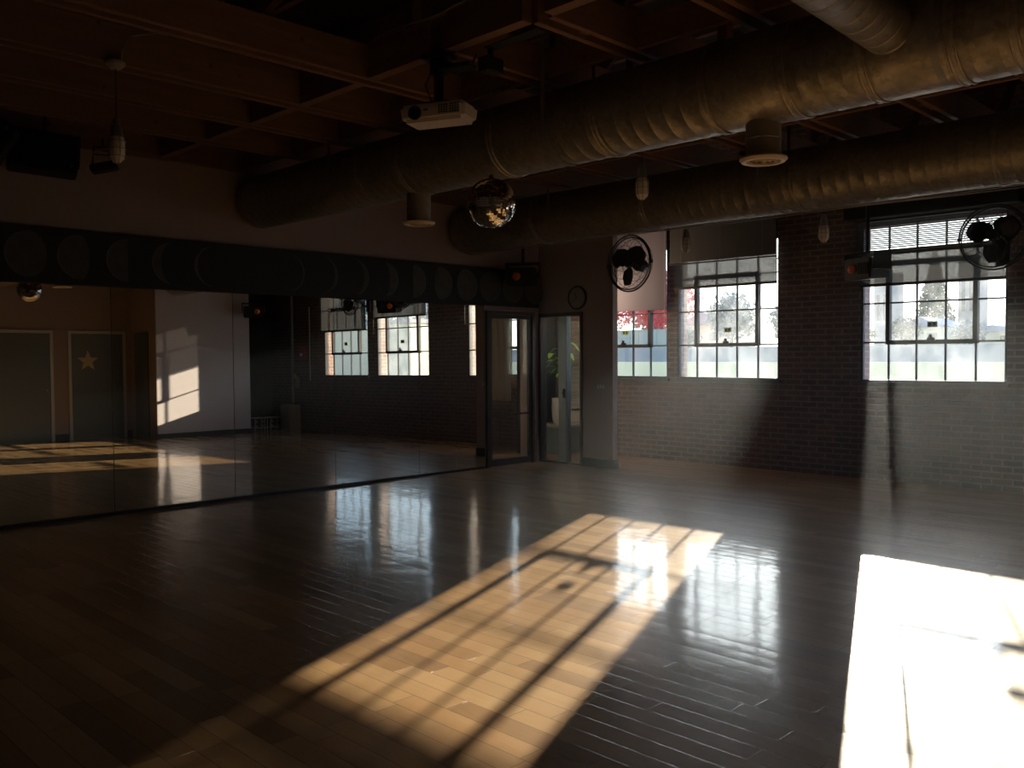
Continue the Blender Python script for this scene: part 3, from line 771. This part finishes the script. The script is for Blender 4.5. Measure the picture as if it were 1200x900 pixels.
bm = BM(); tube(bm, [(0, -.03, .30), (.02, -.14, .25), (.03, -.22, .30), (.03, -.26, .38)], .006, 6); tube(bm, [(.0, .03, .34), (-.02, .09, .20), (.0, .05, .08)], .005, 6); obj('cable', bm, 'black_cable', root, True)

# ------------------------------------------------------------------ fans
def fan(loc, rz, tilt, label, up, a0):
    root = thing('cage_fan', label, 'fan', loc, (0, 0, rz), group='black cage fans high by the windows')
    # axis along local -x (faces the room)
    R = .30; rot = Matrix.Rotation(tilt, 4, 'Y')
    def fin(name, bm, m, par=root, sm=True):
        bmesh.ops.transform(bm, matrix=rot, verts=bm.verts[:]); return obj(name, bm, m, par, sm)
    bm = BM()
    for xx, rr in ((-.07, .30), (.07, .30), (-.105, .2), (-.118, .11), (.105, .2), (.112, .12), (.0, .312)): ring(bm, (xx, 0, 0), (1, 0, 0), rr, .0035 if abs(xx) > .001 else .009, 44, 5)
    for s in (-1, 1):
        for k in range(28):
            a = 2*PI*k/28; c, d = math.cos(a), math.sin(a)
            tube(bm, [(s*.02, .31*c, .31*d), (s*.07, .30*c, .30*d), (s*.105, .2*c, .2*d), (s*.118, .10*c, .10*d), (s*.12, .04*c, .04*d)], .0018, 4)
    lathe(bm, [(0, .124), (.05, .124), (.055, .115), (0, .115)], 20, (0, 0, 0), (-1, 0, 0))
    fin('cage', bm, 'black_metal')
    hub = BM(); lathe(hub, [(0, .06), (.045, .055), (.055, .03), (.055, -.02), (0, -.02)], 20, (0, 0, 0), (-1, 0, 0)); hb = fin('hub', hub, 'black')
    for k in range(3):
        bm = BM(); a = 2*PI*k/3+a0; g = []
        for i in range(8):
            t = i/7; r = .05+.22*t; w = .055+.105*math.sin(PI*min(1, t*.8+.15)); tw = .75-.35*t; row = []
            for s in (-1, -.33, .33, 1):
                y0, x0 = w*s*math.cos(tw), w*s*math.sin(tw)*.6
                an = a+ y0/max(r, .125)
                row.append(bm.verts.new((x0-.02, r*math.cos(an), r*math.sin(an))))
            g.append(row)
        for p, q in zip(g, g[1:]):
            for j in range(3): bm.faces.new((p[j], p[j+1], q[j+1], q[j]))
        bl = fin('blade', bm, 'black'); s = bl.modifiers.new('thickness', 'SOLIDIFY'); s.thickness = .003
    bm = BM(); lathe(bm, [(0, .12), (.06, .115), (.075, .15), (.075, .25), (.05, .29), (0, .295)], 24, (0, 0, 0), (1, 0, 0)); fin('motor', bm, 'black')
    bm = BM()
    ring_pts = [(0, .335*math.cos(t), .335*math.sin(t)) for t in [PI*k/16 for k in range(0, 33)]]
    tube(bm, ring_pts, .010, 6)
    for s in (-1, 1): lathe(bm, [(0, 0), (.022, 0), (.022, .03), (0, .03)], 12, (0, s*.318, 0), (0, s, 0))
    if up: tube(bm, [(0, 0, .335), (0, 0, up)], .016, 8); bevbox(bm, -.05, .05, -.05, .05, up-.012, up, .003)
    else:
        tube(bm, [(.2, 0, -.02), (.30, 0, -.14), (.42, 0, -.14)], .018, 8); bevbox(bm, .40, .43, -.07, .07, -.26, .0, .004)
    obj('bracket', bm, 'black_metal', root, True)
fan((8.60, 6.60, 2.62), math.radians(-4), math.radians(3), 'black cage fan hanging from the ceiling before the pale lilac shade', ZC-2.62, -PI/2)
fan((10.12, 3.04, 2.725), math.radians(5), math.radians(6), 'black cage fan cut by the right photo edge, over the corner of the right window', 0, .44)

# ------------------------------------------------------------------ corner effect lights
def effect_light(loc, rz, label, hang):
    root = thing('effect_light', label, 'stage light', loc, (0, 0, rz), group='black corner effect lights')
    bm = BM(); t = BM(); box(t, -.16, .16, -.20, .20, -.13, .12)
    for v in t.verts:
        if v.co.x > 0: v.co.y *= .8; v.co.z *= .8
    bmesh.ops.bevel(t, geom=t.edges[:], offset=.018, segments=2, affect='EDGES'); join(bm, t); obj('housing', bm, 'black', root)
    bm = BM(); lathe(bm, [(0, .03), (.035, .026), (.052, .012), (.056, 0), (0, 0)], 24, (-.16, .075, .0), (-1, 0, 0)); obj('lens', bm, 'lens', root, True)
    bm = BM()
    for k in range(5): bevbox(bm, -.168, -.158, -.165+k*.032, -.15+k*.032, -.07, .06, .002, 1)
    obj('vent_fins', bm, 'black_metal', root)
    bm = BM(); bevbox(bm, -.13, .13, -.23, -.215, -.02, .18, .003, 1); bevbox(bm, -.13, .13, .215, .23, -.02, .18, .003, 1); bevbox(bm, -.13, .13, -.23, .23, .17, .185, .003, 1)
    if hang: tube(bm, [(0, 0, .18), (0, 0, hang)], .022, 10)
    else:
        tube(bm, [(0, 0, .18), (0, 0, .24), (.3, 0, .24)], .015, 8); bevbox(bm, .29, .30, -.05, .05, .15, .32, .002)
    obj('bracket', bm, 'black_metal', root)
effect_light((8.62, 8.40, 2.575), math.radians(38), 'effect light with red lens on a ceiling pole above the glass doors', ZC-2.575)
effect_light((10.10, 4.36, 2.49), math.radians(-22), 'effect light with red lens before the top left corner of the right window', ZC-2.49)
effect_light((9.42, .56, 2.55), math.radians(-60), 'effect light on the end of the white wall, seen only in the mirror', ZC-2.55)

# ------------------------------------------------------------------ speaker and flood light at upper left
def speaker(loc, rot, label):
    root = thing('loudspeaker', label, 'speaker', loc, rot, group='black loudspeakers high on the mirror wall')
    bm = BM(); prism(bm, [(-.14, -.16), (-.14, .16), (.12, .12), (.12, -.12)], -.27, .27, 0)
    bmesh.ops.bevel(bm, geom=bm.edges[:], offset=.01, segments=2, affect='EDGES'); obj('cabinet', bm, 'black', root)
    bm = BM(); bevbox(bm, -.255, .255, -.15, -.138, -.145, .145, .005); obj('grille', bm, 'black_metal', root)
    bm = BM(); lathe(bm, [(0, .004), (.012, .003), (.012, 0), (0, 0)], 12, (.22, -.15, -.1), (0, -1, 0)); obj('badge', bm, 'grey_metal', root, True)
    bm = BM(); bevbox(bm, -.29, -.275, -.03, .03, -.05, .24, .003); bevbox(bm, .275, .29, -.03, .03, -.05, .24, .003); bevbox(bm, -.29, .29, -.03, .03, .225, .24, .003); tube(bm, [(0, 0, .235), (0, 0, .42)], .018, 8); obj('yoke', bm, 'black_metal', root)
speaker((2.65, 8.40, 3.255), (math.radians(-12), math.radians(4), math.radians(-16)), 'black loudspeaker hanging at upper left beside the small flood light')
speaker((2.10, 8.02, 3.17), (math.radians(-10), math.radians(-60), math.radians(-20)), 'black loudspeaker cut by the left photo edge')
root = thing('flood_light', 'small black flood light in a yoke, right of the hanging loudspeaker', 'stage light', (3.17, 8.40, 3.26), (0, 0, math.radians(-30)))
bm = BM(); t = BM(); box(t, -.115, .115, -.09, .06, -.05, .02); bmesh.ops.bevel(t, geom=t.edges[:], offset=.01, segments=2, affect='EDGES'); join(bm, t, Matrix.Rotation(math.radians(-14), 4, 'Y')); obj('head', bm, 'black', root)
bm = BM(); t = BM()
for k in range(6): bevbox(t, -.10+k*.036, -.085+k*.036, .058, .075, -.045, .015, .002, 1)
join(bm, t, Matrix.Rotation(math.radians(-14), 4, 'Y')); obj('heat_fins', bm, 'black_metal', root)
bm = BM(); tube(bm, [(-.10, 0, .0), (-.085, 0, .17), (.06, 0, .17), (.075, 0, .0)], .011, 8); tube(bm, [(-.085, 0, .10), (.065, 0, .10)], .006, 6); tube(bm, [(-.01, 0, .17), (-.01, 0, .24)], .012, 8); obj('yoke', bm, 'black_metal', root)

# ------------------------------------------------------------------ clock, switch
root = thing('wall_clock', 'round wall clock with dark rim above the glass doorway', 'clock', (XP, 8.07, 2.315))
bm = BM(); lathe(bm, [(0, 0), (.162, 0), (.165, .02), (.155, .035), (.145, .03), (.143, .02), (0, .02)], 44, (0, 0, 0), (-1, 0, 0)); obj('rim', bm, 'black', root, True)
bm = BM(); lathe(bm, [(0, .023), (.143, .0225), (.143, .021)], 44, (0, 0, 0), (-1, 0, 0)); face = obj('dial', bm, 'grey_plastic', root)
for k in range(12):
    a = k*PI/6; c, s = math.cos(a), math.sin(a); bm = BM(); tube(bm, [(-.0245, .118*c, .118*s), (-.0245, .134*c, .134*s)], .003, 4)
    obj('hour_mark', bm, 'black', face)
for ln, a, r in ((.075, 1.1, .005), (.115, -.6, .0035)):
    bm = BM(); tube(bm, [(-.027, 0, 0), (-.027, ln*math.cos(a), ln*math.sin(a))], r, 4); obj('hand', bm, 'black', root)
root = thing('light_switch', 'beige double light switch plate on the taupe partition', 'switch', (XP, 7.66, 1.10))
bm = BM(); bevbox(bm, -.008, 0, -.085, .085, -.058, .058, .003); obj('plate', bm, 'grey_plastic', root)
for y in (-.045, .0, .045):
    bm = BM(); bevbox(bm, -.014, -.008, y-.011, y+.011, -.025, .025, .002); obj('toggle', bm, 'white_plastic', root)

# ------------------------------------------------------------------ what only the mirror shows: doors in the back wall
def back_door(name, x0, x1, h, star):
    root = struct_root(name, (x0, YB, 0)); w = x1-x0
    bm = BM(); t = .055
    box(bm, 0, t, 0, .03, 0, h); box(bm, w-t, w, 0, .03, 0, h); box(bm, t, w-t, 0, .03, h-t, h); obj('frame', bm, 'trim', root)
    bm = BM(); bevbox(bm, t+.003, w-t-.003, .002, .022, .012, h-t-.003, .003, 1); lf = obj('leaf', bm, 'door_grey', root)
    bm = BM(); hx = w-t-.08; lathe(bm, [(0, .05), (.022, .045), (.026, .03), (.012, .02), (.012, 0), (.03, 0)], 16, (hx, .022, 1.0), (0, 1, 0)); obj('knob', bm, 'grey_metal', lf, True)
    if star:
        cx, cz = w*.33, 1.56; pts = []
        for k in range(10):
            r = .215 if k % 2 == 0 else .088; a = PI/2+k*PI/5; pts.append((cx+r*math.cos(a), cz+r*math.sin(a)))
        bm = BM(); A = [bm.verts.new((x, .026, z)) for x, z in pts]; B = [bm.verts.new((x, .0221, z)) for x, z in pts]
        ca = bm.verts.new((cx, .026, cz)); cb = bm.verts.new((cx, .0221, cz))
        for i in range(10): j = (i+1) % 10; bm.faces.new((A[i], A[j], ca)); bm.faces.new((B[j], B[i], cb)); bm.faces.new((A[i], B[i], B[j], A[j]))
        obj('star', bm, 'star', lf)
    return root
back_door('door_3', 4.85, 5.98, 2.16, False)
back_door('door_4', 6.26, 7.37, 2.16, True)
root = struct_root('door_5', (7.485, -.74, 0)); bm = BM(); bevbox(bm, -.03, 0, 0, .62, 0, 2.12, .004); obj('leaf', bm, 'panel', root)
bm = BM(); bevbox(bm, -.05, -.03, .05, .08, .95, 1.08, .003); obj('pull', bm, 'grey_metal', root)

# alcove things
def crate(x, y, label):
    root = thing('low_metal_rack', label, 'rack', (x, y, 0), group='low metal racks in the alcove'); w, d, h = .30, .26, .27
    bm = BM()
    for a in (-1, 1):
        tube(bm, [(a*w/2, d/2, 0), (a*w/2, d/2, h), (a*w/2, -d/2, h), (a*w/2, -d/2, 0)], .009, 6)
    for b in (-1, 1): tube(bm, [(-w/2, b*d/2, h), (w/2, b*d/2, h)], .009, 6); tube(bm, [(-w/2, b*d/2, .05), (w/2, b*d/2, .05)], .006, 6)
    obj('frame', bm, 'white_plastic', root, True)
    for k in (-.07, .07):
        for z in (.05, .15):
            bm = BM(); lathe(bm, [(0, 0), (.03, .01), (.035, .04), (.02, .07), (0, .075)], 14, (k, .05, z)); obj('weight', bm, 'grey_plastic', root, True)
crate(10.02, -.40, 'low metal rack by the white wall, left one of two in the mirror'); crate(10.40, -.40, 'low metal rack nearer the drain pipe, right one of two in the mirror')
bm = BM(); bead = random.Random(3)
for i in range(26):
    for k in range(26):
        if bead.random() < .45:
            x = 9.56+i*.028; z = .45+k*.03; bmesh.ops.create_icosphere(bm, subdivisions=1, radius=.006, matrix=Matrix.Translation((x, YB+.12+bead.uniform(-.02, .02), z)))
for i in range(26): box(bm, 9.559+i*.028, 9.561+i*.028, YB+.12, YB+.121, .42, 1.25)
tag(obj('bead_curtain', bm, 'bead'), 'dark curtain of glinting beads in the alcove, seen in the mirror', 'bead curtain', kind='stuff')
bm = BM(); tube(bm, [(XW-.06, -.0, .58), (XW-.06, .0, 3.4)], .03, 12)
for z in (1.0, 2.0, 3.0): box(bm, XW-.06, XW, -.04, .04, z-.012, z+.012)
tag(obj('drain_pipe', bm, 'grey_metal', None, True), 'vertical grey pipe on the brick beside the alcove, seen in the mirror', 'pipe')
bm = BM(); bevbox(bm, XW-.26, XW, -.20, .20, 0, .55, .01)
o = tag(obj('grey_bin', bm, 'grey_plastic'), 'grey metal cabinet on the floor under the vertical pipe, in the mirror', 'cabinet')
bm = BM(); bevbox(bm, XW-.285, XW-.26, -.18, .18, .03, .52, .006); dd = obj('door', bm, 'grey_plastic', o)
bm = BM(); bevbox(bm, XW-.30, XW-.285, .12, .14, .25, .33, .003); obj('handle', bm, 'grey_metal', dd)
root = thing('fire_extinguisher', 'small fire extinguisher with yellow green tag on the brick, in the mirror', 'fire extinguisher', (XW-.09, .25, .93))
bm = BM(); lathe(bm, [(0, 0), (.05, 0), (.055, .02), (.055, .20), (.03, .25), (.014, .26), (.014, .29), (0, .29)], 20); obj('cylinder', bm, 'grey_metal', root, True)
bm = BM(); bevbox(bm, -.06, .02, -.012, .012, .29, .31, .003); bevbox(bm, -.055, .01, -.012, .012, .325, .34, .003); tube(bm, [(.0, 0, .28), (.0, -.05, .24), (0, -.07, .05)], .008, 6); obj('valve', bm, 'black', root)
bm = BM(); bevbox(bm, -.072, -.056, -.045, .045, .20, .31, .003); obj('tag', bm, 'tag', root)
bm = BM(); bevbox(bm, .03, .09, -.03, .03, .12, .20, .003); obj('wall_hook', bm, 'black', root)
root = thing('fire_alarm_box', 'red fire alarm box on the brick left of the windows, in the mirror', 'alarm', (XW, .41, 1.70))
bm = BM(); bevbox(bm, -.09, 0, -.09, .09, -.13, .13, .01); obj('box', bm, 'red', root)
bm = BM(); bevbox(bm, -.105, -.09, -.05, .05, -.07, -.01, .004); obj('pull_handle', bm, 'white_plastic', root)
bm = BM(); tube(bm, [(XW-.03, .66, 1.09), (XW-.03, .66, 2.7)], .013, 8)
tag(obj('conduit', bm, 'white_plastic', None, True), 'thin pale conduit on the brick beside the leftmost mirrored window', 'conduit')

# added globe and point light, unseen, to warm the lobby brick
root = thing('added_fill_globe', 'added unseen warm globe that brightens the lobby brick behind the glass doors', 'lamp', (10.15, 8.62, 2.62))
m, nt, out = mat('fill_globe_glow'); em = N(nt, 'ShaderNodeEmission'); em.inputs[0].default_value = (1, .70, .42, 1); em.inputs[1].default_value = 1.6; L(nt, em.outputs[0], out.inputs[0]); MT['globe'] = m
bm = BM(); bmesh.ops.create_uvsphere(bm, u_segments=24, v_segments=14, radius=.11); obj('globe', bm, 'globe', root, True)
bm = BM(); tube(bm, [(0, 0, .10), (0, 0, ZR-2.64)], .006, 6); lathe(bm, [(0, ZR-2.62), (.05, ZR-2.62), (.05, ZR-2.65), (0, ZR-2.66)], 16); obj('stem', bm, 'black_metal', root)
ld = D.lights.new('lobby_fill_light', 'POINT'); ld.energy = 34; ld.color = (1, .72, .45); ld.shadow_soft_size = .12
lo = D.objects.new('lobby_fill_light', ld); COL.objects.link(lo); lo.location = (10.0, 8.62, 2.42); lo['kind'] = 'helper'

# ------------------------------------------------------------------ outdoors
bm = BM(); box(bm, XW+.25, 31, -60, 80, -.6, -.4); tag(obj('street', bm, 'asphalt'), kind='structure')
bm = BM(); box(bm, 30, 30.3, -9.9, 70, -.4, 1.26); o = tag(obj('street_parapet', bm, 'parapet_cream'), 'long low cream wall across the street outside the windows', 'wall')
bm = BM(); box(bm, 30.3, 61, -60, 80, .6, 1.0); prism(bm, [(61, .6), (61, 1.0), (64, 2.2), (200, 2.3), (200, .6)], -90, 120, 1)
tag(obj('hillside', bm, 'slope'), kind='structure')
root = thing('cream_block_building', 'plain cream block building seen through the windows in the mirror', 'building', (22, -34, -.4))
bm = BM(); box(bm, 0, 8, 0, 24, 0, 3.45); obj('walls', bm, 'cream_wall', root)
bm = BM(); box(bm, -.1, 8.1, -.1, 24.1, 3.45, 3.6); obj('coping', bm, 'tower', root)
root = thing('pale_fence', 'pale grey green fence behind the red maple', 'fence', (66, 44.6, 2.2))
bm = BM()
for k in range(20): box(bm, 0, .12, k*1.0, k*1.0+.96, 0, 1.6)
obj('boards', bm, 'pale_wall', root)
bm = BM(); box(bm, -.05, .17, 0, 20, 1.6, 1.7); obj('cap_rail', bm, 'pale_wall', root)
def house(x, y, z, w, d, h, rh, label, name='small_house', wm='house'):
    root = thing(name, label, 'building', (x, y, z))
    bm = BM(); box(bm, 0, d, 0, w, 0, h); obj('walls', bm, wm, root)
    if rh:
        bm = BM(); prism(bm, [(-.3, h), (w+.3, h), (w/2, h+rh)], -.3, d+.3, 0); obj('roof', bm, 'house_roof', root)
    for k in range(2):
        bm = BM(); y0 = w*(.2+.42*k); box(bm, -.05, 0, y0, y0+w*.18, h*.35, h*.7); obj('window', bm, 'window_dark', root)
house(68, 23.4, 2.2, 3.8, 5, 1.3, .8, 'pale yellow gabled house beyond the street, framed by the right window')
house(69, 18.6, 2.2, 4.3, 5, .9, .5, 'long low pale house farthest right through the right window')
house(76, 30.9, 2.2, 1.3, 3, 6.3, 0, 'tall grey block at the left of the right window view', 'grey_tower', 'tower')
house(84, 26.6, 2.2, 1.5, 3, 8.9, 0, 'tall grey block right of the conifer in the right window view', 'grey_tower', 'tower')
house(78, 47.5, 2.2, 6.0, 5, 2.4, 1.4, 'pale house beyond the street, framed by the middle window')

def tree(loc, h, r, leafm, label, n, size, seed, conifer=False, z_low=.3, name='tree', cat='tree'):
    rr = random.Random(seed); root = thing(name, label, cat, loc)
    bm = BM(); tube(bm, [(0, 0, -.2), (.05, 0, h*.4), (0, .05, h*.9)], .1, 8, radii=[.16, .12, .04])
    if not conifer:
        for k in range(7):
            a = k*.9; tube(bm, [(0, 0, h*(.25+.05*k)), (math.cos(a)*r*.7, math.sin(a)*r*.7, h*(.5+.06*k))], .04, 5, radii=[.06, .02])
    obj('trunk', bm, 'bark', root, True)
    bm = BM()
    for i in range(n):
        if conifer:
            t = rr.random()**1.3; z = h*(z_low+(1-z_low)*t); lay = 1-.25*((t*9) % 1); R = r*(1-t)*lay+.05; a = rr.uniform(0, 2*PI); q = R*rr.random()**.4
            p = Vector((q*math.cos(a), q*math.sin(a), z-.15*q))
        else:
            v = Vector((rr.gauss(0, 1), rr.gauss(0, 1), rr.gauss(0, 1))).normalized()*rr.random()**.45; p = Vector((v.x*r, v.y*r, h*(z_low+1)/2+v.z*h*(1-z_low)/2))
            p += Vector((math.sin(p.z*3+p.y*2), math.cos(p.x*3), 0))*.15*r
        e = Matrix.Rotation(rr.uniform(0, 6.3), 3, Vector((rr.gauss(0, 1), rr.gauss(0, 1), rr.gauss(0, 1))).normalized())
        s = size*rr.uniform(.6, 1.3)
        bm.faces.new([bm.verts.new(p+e @ Vector(c)*s) for c in ((-1, 0, 0), (0, -.55, .1), (1, 0, 0), (0, .55, .1))])
    obj('foliage', bm, leafm, root)
    return root
tree((70, 50.0, 2.2), 7.5, 3.6, 'red_leaf', 'scarlet maple tree outside the window with the pale shade', 6500, .17, 1, z_low=.20)
tree((71.5, 57.6, 2.2), 7.2, 3.3, 'red_leaf', 'smaller scarlet maple left of the other, half behind the partition', 4000, .17, 2, z_low=.22)
tree((79, 57.2, 2.2), 7, 2.8, 'blue_leaf', 'grey green tree behind the scarlet maples', 2000, .25, 3, z_low=.2)
tree((82, 29.4, 2.2), 8.4, 2.4, 'green_leaf', 'dark conifer on the skyline of the right window', 3800, .2, 4, conifer=True, z_low=.1)
tree((70, 42.4, 2.2), 5.0, 2.2, 'blue_leaf', 'round grey green tree in the centre panes of the middle window', 2400, .2, 5, z_low=.15)
tree((72, 37.6, 2.2), 4.2, 2.0, 'blue_leaf', 'low grey tree at the right of the middle window view', 2200, .2, 8, z_low=.1)
for i, (x, y) in enumerate(((67.5, 29.6), (66.5, 21.4), (66, 25.6), (68, 33.6), (66.5, 17.0), (69, 46.2))):
    tree((x, y, 2.2), 1.5+.3*(i % 3), 1.1, 'blue_leaf' if i % 2 else 'green_leaf', ('round dark bush left of the yellow gabled house', 'grey bush before the long low house', 'dark bush before the yellow gabled house', 'grey bush between the middle and right window views', 'dark bush farthest right on the hillside', 'grey bush beside the pale fence')[i], 900, .13, 20+i, z_low=.0, name='bush', cat='bush')
pop = tree((40, 20.62, 1.0), 16, .9, 'green_leaf', 'added columnar tree hidden behind the brick pier, blocking sun from the far left window', 5200, .2, 77, z_low=.08, name='sun_block_tree')  # unseen tree, added to keep sun out of the far left window
bm = BM(); lathe(bm, [(0, 1.2), (.5, 2), (.84, 4), (.88, 7), (.88, 13), (.6, 15), (0, 16)], 18); obj('inner_crown', bm, 'green_leaf', pop, True)  # solid core so the added tree lets no sun through
for i, (x, y) in enumerate(((40, -39), (42, -31), (44, -48), (40, -22), (38, -14))):
    tree((x, y, 1.3), 5.5+(i % 2), 3.4, 'blue_leaf', 'grey green trees behind the cream block building, seen in the mirror', 1800, .28, 40+i, z_low=.1)['group'] = 'trees behind the block building'

# ------------------------------------------------------------------ light
SLOPE = .42; ELEV = math.atan(1/(3.43*math.sqrt(1+SLOPE**2)))
sun_dir = Vector((-1, -SLOPE, -math.tan(ELEV)*math.sqrt(1+SLOPE**2))).normalized()
sl = D.lights.new('sun', 'SUN'); sl.energy = 18; sl.angle = math.radians(.55); sl.color = (1, .84, .64)
so = D.objects.new('sun', sl); COL.objects.link(so); so.rotation_euler = sun_dir.to_track_quat('-Z', 'Y').to_euler(); so.location = (40, 20, 20)
w = D.worlds.new('sky'); bpy.context.scene.world = w; w.use_nodes = True; nt = w.node_tree
for n in list(nt.nodes): nt.nodes.remove(n)
out = N(nt, 'ShaderNodeOutputWorld'); bg = N(nt, 'ShaderNodeBackground'); tc = N(nt, 'ShaderNodeTexCoord'); sp = N(nt, 'ShaderNodeSeparateXYZ')
L(nt, tc.outputs['Generated'], sp.inputs[0])
rp = N(nt, 'ShaderNodeValToRGB'); L(nt, sp.outputs[2], rp.inputs[0])
rp.color_ramp.elements[0].position = 0.0; rp.color_ramp.elements[0].color = (1, 1, .96, 1)
rp.color_ramp.elements[1].position = .6; rp.color_ramp.elements[1].color = (.18, .33, .66, 1)
e = rp.color_ramp.elements.new(.16); e.color = (.60, .79, 1, 1)
dt = N(nt, 'ShaderNodeVectorMath', operation='DOT_PRODUCT'); L(nt, tc.outputs['Generated'], dt.inputs[0]); dt.inputs[1].default_value = -sun_dir
glow = M(nt, 'MULTIPLY', M(nt, 'POWER', M(nt, 'MAXIMUM', dt.outputs['Value'], 0.), 13.), 1.4)
sv = N(nt, 'ShaderNodeVectorMath', operation='SCALE'); sv.inputs[0].default_value = (1, .93, .82); L(nt, glow, sv.inputs['Scale'])
av = N(nt, 'ShaderNodeVectorMath', operation='ADD'); L(nt, rp.outputs[0], av.inputs[0]); L(nt, sv.outputs[0], av.inputs[1])
L(nt, av.outputs[0], bg.inputs[0]); bg.inputs[1].default_value = 2.6; L(nt, bg.outputs[0], out.inputs[0])
w.cycles.sampling_method = 'MANUAL'; w.cycles.sample_map_resolution = 512

# added scattering volume that stands in for the veil of lens glare
m, nt, out = mat('glare_veil'); vs_ = N(nt, 'ShaderNodeVolumeScatter'); vs_.inputs['Color'].default_value = (.82, .90, 1, 1)
vs_.inputs['Density'].default_value = .0048; vs_.inputs['Anisotropy'].default_value = .62; L(nt, vs_.outputs[0], out.inputs['Volume'])
bm = BM(); box(bm, XL-.1, XW+.06, YB-.05, YM+.06, -.05, ZR+.05)
tag(obj('glare_haze', bm, m), 'thin bluish added haze standing in for lens glare in front of the windows', 'haze', kind='stuff')

# ------------------------------------------------------------------ camera
F_PX, PITCH, ROLL = 1047., math.atan(32/1047.), .00476
s2 = 2**-.5
Fv = Vector((math.cos(PITCH)*s2, math.cos(PITCH)*s2, -math.sin(PITCH))); R0 = Vector((s2, -s2, 0)); U0 = R0.cross(Fv)
Rv = R0*math.cos(ROLL)-U0*math.sin(ROLL); Uv = U0*math.cos(ROLL)+R0*math.sin(ROLL)
cd = D.cameras.new('camera'); cam = D.objects.new('camera', cd); COL.objects.link(cam)
cd.sensor_width = 36; cd.lens = F_PX/1200*36; cd.clip_start = .05; cd.clip_end = 500
mtx = Matrix((Rv, Uv, -Fv)).transposed().to_4x4(); mtx.translation = (0, 0, 1.51); cam.matrix_world = mtx
sc = bpy.context.scene; sc.camera = cam
sc.view_settings.view_transform = 'Standard'; sc.view_settings.look = 'None'; sc.view_settings.gamma = 1; sc.view_settings.use_curve_mapping = False
sc.view_settings.exposure = 0.12
cy = sc.cycles
cy.max_bounces = 10; cy.diffuse_bounces = 5; cy.glossy_bounces = 6; cy.transparent_max_bounces = 24; cy.transmission_bounces = 6
cy.caustics_reflective = True; cy.blur_glossy = .4; cy.sample_clamp_indirect = 4; cy.sample_clamp_direct = 0
cy.use_denoising = True
try: cy.denoiser = 'OPENIMAGEDENOISE'
except Exception: pass
